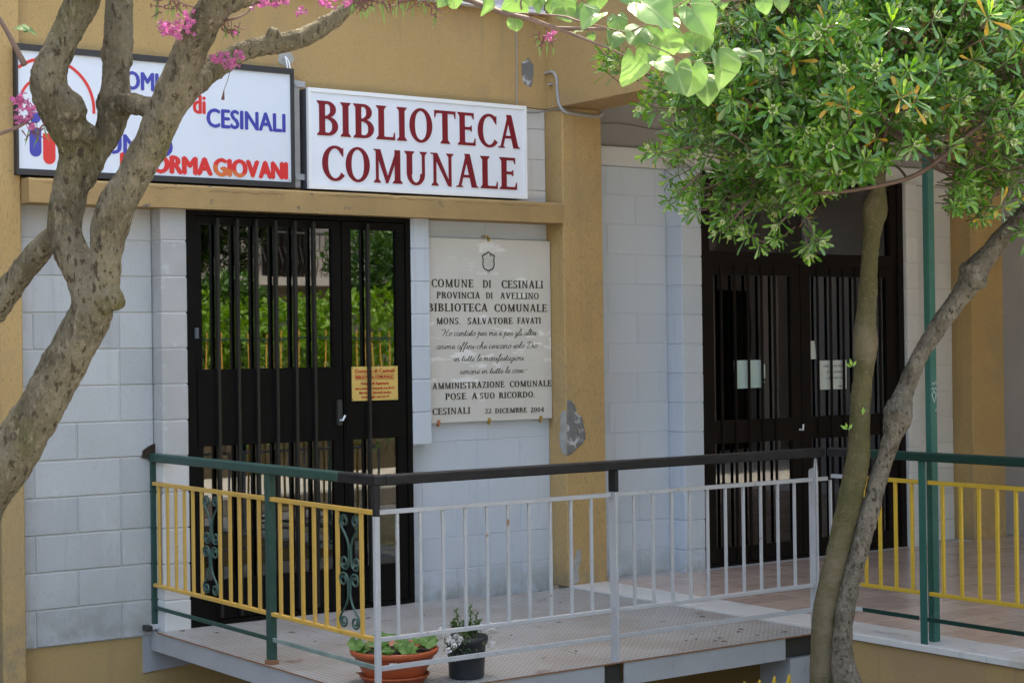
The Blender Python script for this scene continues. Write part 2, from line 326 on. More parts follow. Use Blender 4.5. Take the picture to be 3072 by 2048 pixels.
# ------------------------------------------------------------------ library building
LB = empty('library_building', (3.2, 9.07, -1.0), 'ochre stucco library building with pale block walls and two barred glass doors', 'building')
FY = 9.07
_blockmesh = {}
def block(parent, x0, x1, z0, z1, y, m, depth=.05, label=None):
    key = (round(x1-x0, 3), round(z1-z0, 3), m)
    if key not in _blockmesh:
        g = .0022 if 'blue' in m or 'white' in m else .0042; mb = MB(); W, H = x1-x0, z1-z0; bv = .0022 if 'blue' in m or 'white' in m else .0035
        a = [(g,0),(W-g,0)]
        o = [(g, bv, g), (W-g, bv, g), (W-g, bv, H-g), (g, bv, H-g)]
        f = [(g+bv, 0, g+bv), (W-g-bv, 0, g+bv), (W-g-bv, 0, H-g-bv), (g+bv, 0, H-g-bv)]
        k = [(g, depth, g), (W-g, depth, g), (W-g, depth, H-g), (g, depth, H-g)]
        mb.add(o+f+k, [(4,5,6,7),(0,1,5,4),(1,2,6,5),(2,3,7,6),(3,0,4,7),(8,9,1,0),(9,10,2,1),(10,11,3,2),(11,8,0,3)])
        me = mb.mesh('block'); me.materials.append(M[m]); _blockmesh[key] = me
    o = bpy.data.objects.new('block', _blockmesh[key]); C.objects.link(o)
    o.location = (x0, y+random.uniform(-.0012, .0012), z0); put(o, parent); return o
def wall(x0, x1, z0, z1, y, m, joints, mort='mortar', label=None, course=.2, zref=-.035):
    p = box('block_wall', (x0+.001, y+(.0035 if mort == 'mortar_lt' else .009), z0), (x1-.001, y+.25, z1), M[mort], LB)
    if label: p['label'] = label
    k = 0; z = zref
    while z < z1-.01:
        a, b = max(z, z0), min(z+course, z1)
        if b-a > .02:
            js = [j for j in joints[k % len(joints)] if x0+.03 < j < x1-.03]
            e = [x0]+js+[x1]
            for i in range(len(e)-1): block(p, e[i], e[i+1], a, b, y, m)
        z += course; k += 1
    return p
wall(3.22, 3.99, -.035, 2.365, FY, 'block', [(3.298, 3.79), (3.54,), (3.298, 3.79), (3.54, 3.79)], label='lavender grey block wall left of the library door')
wall(5.64, 6.75, -.035, 2.365, FY, 'block_blue', [(6.01, 6.507), (5.76, 6.26)], 'mortar_lt', label='pale blue block wall behind the marble plaque')
wall(6.2, 6.75, 2.48, 3.10, FY+.005, 'block_white', [(6.5,), (6.3,)], 'mortar', label='off white block strip right of the library sign', zref=2.365)
wall(7.075, 7.77, -.045, 2.755, FY, 'block_blue', [(7.5,), (7.25,)], 'mortar_lt', label='pale blue block wall between column and porch door')
wall(10.16, 10.70, -.045, 2.755, FY, 'block_white', [(10.45,), (10.3,)], 'mortar', label='grey white block wall right of the porch door')
wall(11.5, 14.0, -.045, 2.755, FY, 'block_white', [(11.9, 12.4, 12.9, 13.4), (11.7, 12.2, 12.7, 13.2, 13.7)], 'mortar', label='grey white block wall at the far end of the porch')
# projecting jambs made of single blocks
def jamb(x0, x1, z0, z1, y, m_of, mort, label):
    p = box('door_jamb', (x0+.006, y+.006, z0), (x1-.006, FY+.02, z1), M[mort], LB); p['label'] = label
    z = z0; k = 0
    while z < z1-.01:
        H = min(.2, z1-z); D = FY-y+.03; W = x1-x0
        key = ('j', round(W, 3), round(H, 3), round(D, 3), m_of(z))
        if key not in _blockmesh:
            me = MB().box((0, 0, .003), (W, D, H-.003), .005).mesh('block'); me.materials.append(M[m_of(z)]); _blockmesh[key] = me
        o = bpy.data.objects.new('block', _blockmesh[key]); C.objects.link(o); o.location = (x0+random.uniform(-.001,.001), y+random.uniform(-.001,.001), z); put(o, p)
        z += .2; k += 1
jamb(3.99, 4.145, -.035, 2.365, 8.95, lambda z: 'block_grey' if z > .95 else 'block_white', 'mortar', 'stacked block jamb left of the library door, bare grey above and white below')
jamb(5.64, 5.775, .957, 2.352, 8.972, lambda z: 'block_blue', 'mortar_lt', 'short blue block pier hanging beside the plaque')
jamb(7.77, 7.952, -.045, 2.755, 8.91, lambda z: 'block_blue', 'mortar_lt', 'blue block jamb left of the porch door')
jamb(10.03, 10.16, -.045, 2.755, 8.93, lambda z: 'block_white', 'mortar', 'white block jamb right of the porch door')

def part(name, a, b, m, label=None, bev=0.0):
    o = box(name, a, b, M[m], LB, bev)
    if label: o['label'] = label
    return o
part('column', (3.095, 9.0, -1.0), (3.22, 9.4, 3.72), 'stucco', 'ochre column at the left edge of the facade', .006)
part('column', (-1.0, 9.02, -1.0), (2.2, 9.4, 3.72), 'stucco', None, .006)
part('door_jamb', (2.2, 9.06, -1.0), (3.09, 9.3, 3.7), 'door_brown', 'dark brown metal shutter at the left edge')
part('plinth', (3.221, 9.085, -1.0), (6.74, 9.4, -.037), 'stucco_fine', 'ochre stucco plinth under the block wall')
part('column', (6.75, 8.89, -.0), (7.072, 9.1, 3.093), 'stucco', 'ochre column between the plaque wall and the porch', .006)
part('column', (10.70, 8.875, -.0), (11.08, 9.1, 3.6), 'stucco', 'ochre column at the far side of the porch door', .006)
part('column', (11.2, 9.0, -.0), (11.5, 9.3, 3.6), 'greywall', 'dark grey recess strip beyond the far ochre column')
# ledge with a worn upper edge
def ledge():
    mb = MB(); n = 120; x0, x1 = 3.222, 6.748; prof = []
    V = []; 
    for i in range(n+1):
        x = x0+(x1-x0)*i/n; c = .004*noise.noise(Vector((x*9, 0, 3)))+.010*max(0, noise.noise(Vector((x*5, 2, 7)))-.1)
        for (y, z) in ((8.885, 2.343), (8.885, 2.463-abs(c)), (8.898+abs(c)*.8, 2.474-abs(c)*.5), (9.065, 2.478), (9.065, 2.343)):
            V.append((x, y + (.0015*noise.noise(Vector((x*20, z*20, 1)))), z))
    F = []
    for i in range(n):
        for j in range(5): F.append((i*5+j, i*5+(j+1) % 5, (i+1)*5+(j+1) % 5, (i+1)*5+j))
    F += [(4,3,2,1,0), tuple(n*5+j for j in range(5))]
    mb.add(V, F); o = mb.build('ledge', M['ledge'], LB); o['label'] = 'projecting ochre ledge under the two signs with cracked top edge'
ledge()
ck = MB()
for x0_, x1_, zz in ((3.3, 3.55, 2.452), (4.25, 4.72, 2.444), (4.95, 5.75, 2.450), (5.9, 6.55, 2.446), (3.9, 4.1, 2.45)):
    n_ = int((x1_-x0_)/.02); P = []
    for k in range(n_+1):
        x = x0_+(x1_-x0_)*k/n_; P.append((x, zz+.010*noise.noise(Vector((x*14, 1, 2)))+.006*noise.noise(Vector((x*45, 4, 2)))))
    wv = [.0006+.0016*abs(noise.noise(Vector((p[0]*20, 9, 9)))) for p in P]
    ck.add([(p[0], 8.8825, p[1]+w_) for p, w_ in zip(P, wv)]+[(p[0], 8.8825, p[1]-w_) for p, w_ in zip(P, wv)], [(k, k+1, n_+2+k, n_+1+k) for k in range(n_)])
o = ck.build('crack', M['soil'], LB); o['kind'] = 'stuff'
part('fascia_wall', (3.221, 9.055, 2.479), (6.2, 9.4, 3.70), 'stucco_fine', 'plain ochre stucco wall behind the signs')
part('fascia_wall', (6.2, 9.055, 3.098), (6.749, 9.4, 3.70), 'stucco_fine', 'ochre stucco band above the white block strip')
part('upper_storey', (-12, 9.0, 3.725), (6.7, 20, 4.6), 'lilac', 'lilac upper storey above the ochre band')
part('upper_storey', (-12, 9.001, 4.602), (5.4, 20, 14.5), 'lilac')  # unseen height, shaped to keep the redbud trunk out of the sun
part('drip_edge', (-1.0, 8.985, 3.702), (6.7, 9.30, 3.722), 'sign_alu', 'thin white drip edge under the lilac storey')
part('cross_beam', (6.75, 4.3, 3.095), (7.072, 9.39, 4.15), 'stucco_fine', 'ochre beam running out from the column over the porch', .004)
part('porch_lintel', (7.074, 9.045, 2.757), (10.699, 9.2, 2.884), 'block_white', 'pale lintel band over the porch door')
part('porch_lintel', (11.081, 9.045, 2.757), (14, 9.2, 2.884), 'block_white')
part('porch_upper_wall', (7.074, 9.10, 2.886), (14, 9.3, 3.499), 'greywall', 'grey rendered wall above the porch lintel')
part('porch_ceiling', (7.074, 4.3, 3.5), (14, 9.4, 3.7), 'soffit', 'grey porch ceiling')
part('porch_roof', (6.752, 4.0, 4.152), (14.3, 9.4, 4.3), 'lilac')
part('cross_beam', (7.074, 4.02, 3.095), (14.2, 4.29, 4.15), 'stucco_fine', 'outer ochre beam along the porch front')
part('upper_storey', (5.402, 9.001, 4.602), (24, 20, 13.0), 'lilac')  # unseen height, shaped so the sun reaches only the evergreen top
part('upper_storey', (6.71, 9.41, 3.7), (24, 20, 4.6), 'lilac')
part('added_end_wall', (14.01, 4.0, -1.0), (14.25, 9.4, 4.15), 'greywall', 'grey wall added at the unseen porch end to keep the door reflection dim')  # end wall added to keep the porch door reflection dim
part('door_infill', (10.0, 9.2, -.05), (11.6, 9.3, 2.75), 'greywall')
# brown patch marks above the plaque and a grey filler patch high on the wall
def blotch(cx, cz, rx, rz, m, y, seed, name='filler_patch', label=None, axis='y', th=.002):
    pts = []
    for i in range(22):
        a = 2*math.pi*i/22; k = 1+.35*noise.noise(Vector((math.cos(a)*1.6, math.sin(a)*1.6, seed)))
        u, v = cx+rx*k*math.cos(a), cz+rz*k*math.sin(a)
        pts.append((u, y, v) if axis == 'y' else (y, u, v))
    o = MB().prism(pts, (0, -th, 0) if axis == 'y' else (-th, 0, 0)).build(name, M[m], LB)
    if label: o['label'] = label
blotch(6.60, 3.33, .05, .085, 'concrete', 9.0545, 3, label='grey filler patch round the conduit hole')
pt = on(857, 176, 1, 9.05); blotch(pt.x, pt.z, .055, .045, 'plaster_chip', 9.0545, 5, label='white filler patch above the blue lettered sign')
# damaged column corner
def poly_patch(pts, ax, v, off, m, label, inner=True):
    P = [on(1480+x/4.9, 1180+y/4.9, ax, v) for x, y in pts]
    d = Vector((0, -1, 0)) if ax == 1 else Vector((-1, 0, 0))
    mb = MB(); c = sum(P, Vector())/len(P); n = len(P)
    ring = [P]+[[c+(p-c)*s+d*(off*(1+.8*noise.noise((c+(p-c)*s)*40))) for p in P] for s in (.93, .7, .4, .15)]
    V = [v_ for r_ in ring for v_ in r_]+[c+d*off]
    F = [(k*n+i, k*n+(i+1) % n, (k+1)*n+(i+1) % n, (k+1)*n+i) for k in range(4) for i in range(n)]+[(4*n+i, 4*n+(i+1) % n, 5*n) for i in range(n)]
    mb.add(V, F); o = mb.build('broken_stucco', M[m], LB); o['label'] = label
poly_patch([(1080,100),(1120,90),(1150,110),(1190,160),(1215,250),(1235,300),(1310,350),(1320,430),(1350,560),(1360,660),(1310,740),(1240,800),(1140,900),(1080,915)], 1, 8.8895, .006, 'concrete', 'broken stucco showing grey concrete on the column front')
poly_patch([(1072,250),(1020,255),(992,300),(1000,400),(1005,480),(982,600),(980,720),(1000,830),(1020,890),(1072,905)], 0, 6.7495, .006, 'plaster_chip', 'broken stucco on the left side of the column')
def chip(pts, m, label):
    P = [on(1024+x*.43537, 1366+y*.43537, 1, 8.8895) for x, y in pts]
    o = MB().prism(P, (0, -.003, 0)).build('broken_stucco', M[m], LB); o['label'] = label
chip([(1575,880),(1590,860),(1605,720),(1625,645),(1645,650),(1655,700),(1630,780),(1640,870),(1600,885)], 'plaster_chip', 'white plaster chip low on the column front')

hp = [on(x, y, 1, 9.068) for x, y in ((424,1372),(428,1350),(445,1338),(462,1330),(465,1345),(459,1366),(440,1376))]
o = MB().prism(hp, (0, -.014, 0)).build('wall_hole', M['soil'], LB); o['label'] = 'dark broken hole where the green rail enters the wall'
# ---- doors
def hollow(mb, x0, x1, z0, z1, y0, y1, holes):
    """a leaf with rectangular openings, in strips that butt"""
    zs = sorted({z0, z1, *[h[2] for h in holes], *[h[3] for h in holes]})
    for a, b in zip(zs[:-1], zs[1:]):
        hs = sorted([h for h in holes if h[2] <= a+1e-6 and h[3] >= b-1e-6]); x = x0
        for h in hs:
            if h[0]-x > 1e-4: mb.box((x, y0, a), (h[0], y1, b))
            x = h[1]
        if x1-x > 1e-4: mb.box((x, y0, a), (x1, y1, b))
def bar_mesh(mb, x, z0, z1, y=8.945, y2=8.984, wd=.026):
    mb.box((x-wd/2, y, z0), (x+wd/2, y+.006, z1)).box((x-wd/2, y+.0065, z0), (x-wd/2+.006, y2, z1)).box((x+wd/2-.006, y+.0065, z0), (x+wd/2, y2, z1))
D1 = MB(); h1 = [(4.25, 5.095, 1.445, 2.265), (4.25, 5.095, .25, 1.01), (5.225, 5.54, 1.445, 2.265), (5.225, 5.54, .25, 1.01)]
hollow(D1, 4.205, 5.155, .03, 2.31, 8.985, 9.03, h1[:2]); hollow(D1, 5.163, 5.60, .03, 2.31, 8.985, 9.03, h1[2:])
D1.box((4.147, 8.965, 0.0), (4.20, 9.06, 2.341)).box((5.604, 8.975, 0.0), (5.638, 9.06, 2.341)).box((4.2005, 8.965, 2.315), (5.6035, 9.06, 2.341)).box((4.2005, 8.97, 0.0), (5.6035, 9.06, .026))
D1.box((4.215, 8.979, 1.015), (5.145, 8.984, 1.44)).box((5.175, 8.979, 1.015), (5.59, 8.984, 1.44))
d1 = D1.build('glazed_door', M['door_black'], LB); d1['label'] = 'black barred double door of the library'
for h in h1: link('glass_pane', MB().box((h[0], 9.003, h[2]), (h[1], 9.009, h[3])).mesh(), d1, M['glass'])
for x in (4.340, 4.464, 4.585, 4.710, 4.836, 4.960, 5.328):
    mb = MB(); bar_mesh(mb, x, .04, 2.30, y=8.952, wd=.017); mb.build('security_bar', M['bar_black'], d1)
MB().box((4.19, 8.942, 1.62), (4.21, 8.96, 1.68)).build('hinge', M['sign_side'], d1)
MB().box((5.105, 8.955, 1.10), (5.135, 8.984, 1.25)).build('lock_plate', M['iron'], d1)
MB().tube([(5.12, 8.955, 1.13), (5.12, 8.925, 1.13), (5.135, 8.92, 1.16)], .006).build('handle', M['sign_alu'], d1)
# porch door
D2 = MB(); h2 = [(8.12, 8.865, 1.02, 2.036), (8.12, 8.865, .135, .86), (9.06, 9.86, 1.02, 2.036), (9.06, 9.86, .135, .86)]
hollow(D2, 8.02, 8.955, .03, 2.125, 8.985, 9.03, h2[:2]); hollow(D2, 8.962, 9.97, .03, 2.125, 8.985, 9.03, h2[2:])
hollow(D2, 8.02, 9.97, 2.1255, 2.755, 8.975, 9.05, [(8.08, 9.9, 2.20, 2.69)])
D2.box((7.954, 8.96, 0.005), (8.018, 9.06, 2.755)).box((9.972, 8.96, 0.005), (10.028, 9.06, 2.755)).box((8.0185, 8.97, 0.005), (9.9715, 9.05, .026))
d2 = D2.build('glazed_door', M['door_brown'], LB); d2['label'] = 'brown black barred double door of the porch with transom window'
for h in h2+[(8.08, 9.9, 2.20, 2.69)]: link('glass_pane', MB().box((h[0], 9.003, h[2]), (h[1], 9.009, h[3])).mesh(), d2, M['glass2'])
for x in (8.178, 8.306, 8.434, 8.563, 8.69, 9.12, 9.255, 9.385, 9.515, 9.645, 9.775):
    mb = MB(); bar_mesh(mb, x+.006, .04, 2.10, y=8.970, wd=.015); mb.build('security_bar', M['door_brown'], d2)
MB().tube([(8.93, 8.98, .93), (8.93, 8.945, .93), (8.93, 8.94, .97)], .007).build('handle', M['sign_alu'], d2)

# rooms behind the doors
def room(x0, x1, label):
    mb = MB(); y0, y1, z0, z1 = 9.32, 13.5, -.02, 2.9; t = .1
    mb.box((x0, y0, z0-t), (x1, y1, z0)).box((x0, y0, z1), (x1, y1, z1+t)).box((x0-t, y0, z0-t), (x0-.001, y1, z1+t)).box((x1+.001, y0, z0-t), (x1+t, y1, z1+t)).box((x0-t, y1+.001, z0-t), (x1+t, y1+t, z1+t))
    o = mb.build('interior_room', M['dark_room'], LB); o['label'] = label
room(3.4, 6.6, 'dim reading room behind the library door'); room(7.6, 11.0, 'dim hall behind the porch door')
part('wall_return', (3.221, 9.321, -.3), (4.145, 9.40, 3.0), 'dark_room'); part('wall_return', (5.65, 9.321, -.3), (6.75, 9.40, 3.0), 'dark_room')
part('door_head', (4.146, 9.07, 2.342), (5.64, 9.40, 3.0), 'dark_room'); part('door_head', (7.95, 9.21, 2.757), (10.1, 9.4, 3.2), 'dark_room')

# ---- porch floor
PF = box('porch_floor', (6.80, 4.0, -1.0), (14.0, 9.06, -.004), M['grout'], LB); PF['label'] = 'porch floor slab laid with reddish tiles'
box('grout_bed', (7.062, 4.0, -.003), (14.0, 9.059, .0065), M['grout'], PF)
PW = box('retaining_wall', (6.785, 3.9, -1.0), (6.799, 8.88, -.03), M['stucco_fine'], LB); PW['label'] = 'ochre retaining wall under the marble coping'
tx, ty = .45, .225; tm = MB().box((.002, .002, 0), (tx-.002, ty-.002, .006), .0012).mesh('tile'); tm.materials.append(M['tile'])
j = 0; y = 4.145
while y+ty < 9.06:
    x = 7.064
    while x+tx < 13.2:
        o = bpy.data.objects.new('tile', tm); C.objects.link(o); o.location = (x, y, .0045+random.uniform(0, .0008)); put(o, PF); x += tx
    y += ty; j += 1
# marble coping and threshold slabs
ys = [3.9, 5.02, 5.55, 6.62, 7.68, 8.62]
for a, b in zip(ys[:-1], ys[1:]):
    x0 = 6.757 if a > 6.5 else 6.76
    box('marble_slab', (x0, a+.0015, -.022), (7.061, b-.0015, .0125), M['marble'], PF, .002)
box('marble_slab', (6.757, 8.6215, -.022), (7.061, 8.888, .0125), M['marble'], PF, .002)

# ------------------------------------------------------------------ signs and lettering
GL = {}
def _g():
    T, t = .175, .085
    def stem(x, y0=0, y1=1, w=T, s0=1, s1=1):
        h = w/2; e = .075; k = .05
        L = []
        if s0: L += [(x-h-e, y0), (x-h-e*.8, y0+k*.7), (x-h, y0+k*2.2)]
        else: L += [(x-h, y0)]
        if s1: L += [(x-h, y1-k*2.2), (x-h-e*.8, y1-k*.7), (x-h-e, y1)]
        else: L += [(x-h, y1)]
        Rr = [(2*x-a, b) for a, b in reversed(L)]
        return L+Rr
    def bar(x0, x1, y, w=t, up=0, dn=0):
        h = w/2; P = [(x0, y-h), (x0, y+h)]
        P += [(x1-.06, y+h), (x1-.02, y+h+up), (x1, y+h+up)] if up else [(x1, y+h)]
        P += [(x1, y-h-dn), (x1-.02, y-h-dn), (x1-.06, y-h)] if dn else [(x1, y-h)]
        return P
    def arc(cx, cy, rx, ry, a0, a1, T=T, t=t, n=22, tp=0):
        o, i_ = [], []
        for k in range(n+1):
            a = R(a0+(a1-a0)*k/n); w_ = t+(T-t)*abs(math.cos(a))**1.3
            if tp: w_ *= 1-tp*(k/n)
            o.append((cx+(rx+0)*math.cos(a), cy+ry*math.sin(a)))
            i_.append((cx+(rx-w_)*math.cos(a), cy+(ry-w_*.92)*math.sin(a)))
        return ('strip', o, i_)
    def dg(p, q, w_):
        (x0, y0), (x1, y1) = p, q; h = w_/2
        return [(x0-h, y0), (x0+h, y0), (x1+h, y1), (x1-h, y1)] if y0 < y1 else [(x0-h, y0), (x1-h, y1), (x1+h, y1), (x0+h, y0)]
    def foot(x, y=0, w_=.24, h=.045):
        return [(x-w_/2, y), (x+w_/2, y), (x+w_/2-.03, y+h), (x-w_/2+.03, y+h)] if y < .5 else [(x-w_/2, y), (x-w_/2+.03, y-h), (x+w_/2-.03, y-h), (x+w_/2, y)]
    G = GL
    G['I'] = (.34, [stem(.17)])
    G['L'] = (.60, [stem(.17), bar(.2, .60, t/2, up=.14)])
    G['E'] = (.62, [stem(.17), bar(.2, .56, 1-t/2, dn=.11), bar(.2, .49, .52, up=.05, dn=.05), bar(.2, .61, t/2, up=.14)])
    G['F'] = (.58, [stem(.17), bar(.2, .57, 1-t/2, dn=.13), bar(.2, .50, .50, up=.05, dn=.05)])
    G['T'] = (.70, [stem(.35, s1=0), bar(.35, .70, 1-t/2, dn=.14), [(.7-a, b) for a, b in reversed(bar(.35, .70, 1-t/2, dn=.14))]])
    G['O'] = (.78, [arc(.39, .5, .37, .52, 0, 360, n=44)])
    G['0'] = (.56, [arc(.28, .5, .25, .51, 0, 360, n=40, T=.13)])
    G['C'] = (.66, [arc(.41, .5, .39, .52, 48, 318, n=34), [(.60, .76), (.66, .70), (.66, .97), (.61, .93), (.55, .93)]])
    G['D'] = (.78, [stem(.17), arc(.30, .5, .46, .5, -90, 90), bar(.17, .32, 1-t/2), bar(.17, .32, t/2)])
    G['B'] = (.66, [stem(.17), arc(.32, .76, .27, .24, -90, 90), arc(.34, .275, .31, .275, -90, 90), bar(.17, .34, 1-t/2), bar(.17, .34, t/2), bar(.17, .34, .53)])
    G['P'] = (.62, [stem(.17), arc(.32, .73, .29, .27, -90, 90), bar(.17, .34, 1-t/2), bar(.17, .34, .5)])
    G['R'] = (.70, [stem(.17), arc(.32, .74, .28, .26, -90, 90), bar(.17, .34, 1-t/2), bar(.17, .34, .52), [(.32, .5), (.50, .5), (.73, 0), (.56, 0)]])
    G['A'] = (.76, [dg((.12, 0), (.38, 1.0), .09), dg((.62, 0), (.38, 1.03), T), bar(.2, .56, .34), foot(.12), foot(.64)])
    G['V'] = (.74, [dg((.12, 1), (.37, 0), T), dg((.62, 1), (.38, -.01), .09), foot(.12, 1), foot(.63, 1)])
    G['N'] = (.80, [stem(.16, w=.09, s1=0), stem(.66, 0, 1, w=.09, s0=0), [(.08, 1), (.24, 1), (.705, -.01), (.60, 0)], foot(.10, 1, .16)])
    G['M'] = (.96, [stem(.16, w=.085, s1=0), stem(.80, w=T, s1=0), [(.10, 1), (.26, 1), (.53, .06), (.44, .0)], [(.42, .0), (.50, .0), (.87, 1), (.76, 1)], foot(.12, 1, .14)])
    G['U'] = (.78, [stem(.17, .3, 1, s0=0), stem(.62, .3, 1, w=.09, s0=0), arc(.375, .33, .29, .35, 180, 360, T=.15)])
    G['S'] = (.56, [arc(.27, .74, .23, .27, 30, 270, T=.12), arc(.27, .25, .24, .27, -150, 90, T=.15), [(.46, .82), (.50, .76), (.50, .97), (.45, .95)], [(.03, .22), (.03, .02), (.09, .05), (.08, .16)]])
    G['Z'] = (.64, [bar(.06, .60, 1-t/2), bar(.04, .62, t/2, up=.12), [(.04, .02), (.18, .02), (.60, .98), (.46, .98)], [(.06, .8), (.06, 1), (.12, .96)]])
    G['2'] = (.54, [arc(.26, .74, .23, .27, -25, 165, T=.13), [(.03, .02), (.15, .02), (.49, .62), (.36, .62)], bar(.03, .52, t/2, up=.08)])
    G['4'] = (.58, [stem(.40, w=.12, s1=0), bar(.02, .56, .30), [(.02, .30), (.10, .30), (.42, 1.0), (.34, 1.0)]])
    G['.'] = (.2, [[(.04, 0), (.16, 0), (.16, .12), (.04, .12)]])
_g()
def serif(text, x0, x1, z, h, y, m, parent, gap=.06, space=.35, dep=.004, sx=None, name='lettering'):
    mats = m; mb = MB(); tot = 0
    for i, ch in enumerate(text): tot += space if ch == ' ' else GL[ch][0]+gap
    tot -= gap; k = (x1-x0)/tot; x = x0
    for ch in text:
        if ch == ' ': x += space*k; continue
        wd, prims = GL[ch]
        for q, p in enumerate(prims):
            d = dep+.00025*q
            if isinstance(p, tuple):
                _, o, i_ = p; n = len(o)
                V = [(x+a*k, y-d, z+b*h) for a, b in o]+[(x+a*k, y-d, z+b*h) for a, b in i_]+[(x+a*k, y, z+b*h) for a, b in o]+[(x+a*k, y, z+b*h) for a, b in i_]
                F = []
                for j in range(n-1): F += [(j, j+1, n+j+1, n+j), (j, j+1, 2*n+j+1, 2*n+j), (n+j, n+j+1, 3*n+j+1, 3*n+j)]
                mb.add(V, F)
            else: mb.prism([(x+a*k, y, z+b*h) for a, b in p], (0, -d, 0))
        x += (wd+gap)*k
    return mb.build(name, M[m], parent)
def sans(text, x0, x1, z, h, y, m, parent, bold=.0, shear=0, dep=.001, name='lettering', fat=0):
    cu = bpy.data.curves.new('t', 'FONT'); cu.body = text; cu.size = 1; cu.offset = bold; cu.shear = shear; cu.extrude = .0; cu.resolution_u = 3
    ob = bpy.data.objects.new('t', cu)
    me = bpy.data.meshes.new_from_object(ob)
    bpy.data.objects.remove(ob)
    X = [v.co.x for v in me.vertices]; capz = .729; a, b = min(X), max(X)
    x0, x1 = x0+fat, x1-fat
    for v in me.vertices: v.co = Vector((x0+(v.co.x-a)/(b-a)*(x1-x0), y-dep, z+v.co.y/capz*h))
    if fat:
        V = [v.co.copy() for v in me.vertices]; F = [tuple(p.vertices) for p in me.polygons]; n = len(V); mb = MB()
        for q, (dx, dz) in enumerate(((0, 0), (-fat, 0), (fat, 0), (0, fat*.6), (0, -fat*.6))): mb.add([v+Vector((dx, -.00018*q, dz)) for v in V], F)
        me = mb.raw(name)
    me.materials.clear(); me.materials.append(M[m]); me.name = name
    return link(name, me, parent)

# sign 1
s1 = empty('light_box_sign', (4.0, 8.99, 2.49), 'pale blue sign with dark frame reading CESINALI and INFORMAGIOVANI, behind the pink flowering tree', 'sign')
fr = MB(); x0, x1, z0, z1 = 3.182, 4.838, 2.493, 3.187; y0, y1 = 8.95, 9.05
fr.box((x0, y0, z1-.033), (x1, y1, z1)).box((x0, y0, z0), (x1, y1, z0+.032)).box((x0, y0, z0+.0325), (x0+.012, y1, z1-.0335)).box((x1-.020, y0, z0+.0325), (x1, y1, z1-.0335))
fr.build('frame', M['sign_frame'], s1)
box('face_panel', (x0+.0125, 8.962, z0+.0325), (x1-.0205, 8.99, z1-.0335), M['sign_face'], s1)
FY1 = 8.9615
sans('COMUNE', 3.715, 4.195, 2.993, .103, FY1, 'tblue', s1, .0, fat=.005)
sans('di', 4.199, 4.279, 2.888, .108, FY1, 'tred', s1, .0, fat=.005)
sans('CESINALI', 4.281, 4.784, 2.816, .109, FY1, 'tblue', s1, .0, fat=.005)
sans('PUNTO', 3.615, 4.075, 2.635, .112, FY1, 'tblue', s1, .0, fat=.005)
for t_, a, b in (('INFORMA', 3.761, 4.318), ('GIOV', 4.318, 4.612), ('ANI', 4.604, 4.797)): sans(t_, a, b, 2.543, .100, FY1, 'tred', s1, .0, fat=.009)
def lower_half(o, zc):
    bm = bmesh.new(); bm.from_mesh(o.data)
    bmesh.ops.bisect_plane(bm, geom=bm.verts[:]+bm.edges[:]+bm.faces[:], plane_co=(0, 0, zc), plane_no=(.25, 0, 1), clear_outer=True)
    for v in bm.verts: v.co.y -= .0012
    bm.to_mesh(o.data); bm.free(); o.name = 'orange_film'; o.data.materials.clear(); o.data.materials.append(M['torange'])
lower_half(sans('GIOV', 4.319, 4.611, 2.543, .100, FY1, 'tred', s1, .0, fat=.008), 2.575+.25*4.45)
sans('DI', 4.80, 4.81, 2.53, .012, FY1, 'ink', s1)
def ringarc(cx, cz, r0_, r1_, a0, a1, clipx, y, m, parent):
    mb = MB(); n = 40; V = []; F = []
    for i in range(n+1):
        a = R(a0+(a1-a0)*i/n)
        for r_ in (r0_, r1_): V.append((max(clipx, cx+r_*math.cos(a)), y-.001, cz+r_*math.sin(a)))
    F = [(2*i, 2*i+1, 2*i+3, 2*i+2) for i in range(n)]
    return mb.add(V, F).build('logo_arc', m, parent)
ringarc(3.362, 2.865, .245, .262, -5, 130, x0+.013, FY1, M['tred'], s1)
ringarc(3.362, 2.865, .150, .165, -5, 185, x0+.013, FY1, M['tred'], s1)
def pill(x0_, x1_, z0_, z1_, m):
    r_ = (x1_-x0_)/2; c = (x0_+x1_)/2; pts = [(c+r_*math.cos(R(a)), FY1, z0_+r_+r_*math.sin(R(a))) for a in range(180, 361, 15)]+[(x1_, FY1, z1_), (x0_, FY1, z1_)]
    MB().prism(pts, (0, -.001, 0)).build('logo_bar', m, s1)
pill(3.255, 3.320, 2.592, 2.745, M['tblue']); pill(3.329, 3.397, 2.556, 2.72, M['tred'])
MB().prism([(3.287+.03*math.cos(R(a)), FY1, 2.80+.03*math.sin(R(a))) for a in range(0, 360, 20)], (0, -.001, 0)).build('logo_dot', M['tblue'], s1)
for z in (2.545, 3.09): MB().box((4.842, 8.985, z), (4.93, 8.992, z+.035)).tube([(4.86, 8.985, z+.017), (4.86, 8.975, z+.017)], .008).build('bracket', M['steel_paint'], s1)
MB().box((4.845, 8.993, 2.50), (4.895, 9.0, 3.13)).build('bracket', M['conduit'], s1)
MB().tube([(pt.x-.004, 9.05, pt.z+.01), (pt.x-.012, 9.02, pt.z-.02), (pt.x-.014, 9.0, 3.189)], .004).tube([(pt.x, 9.05, pt.z+.01), (pt.x+.004, 9.02, pt.z-.02), (pt.x+.004, 9.0, 3.189)], .004).build('hanging_wire', M['sign_alu'], s1)
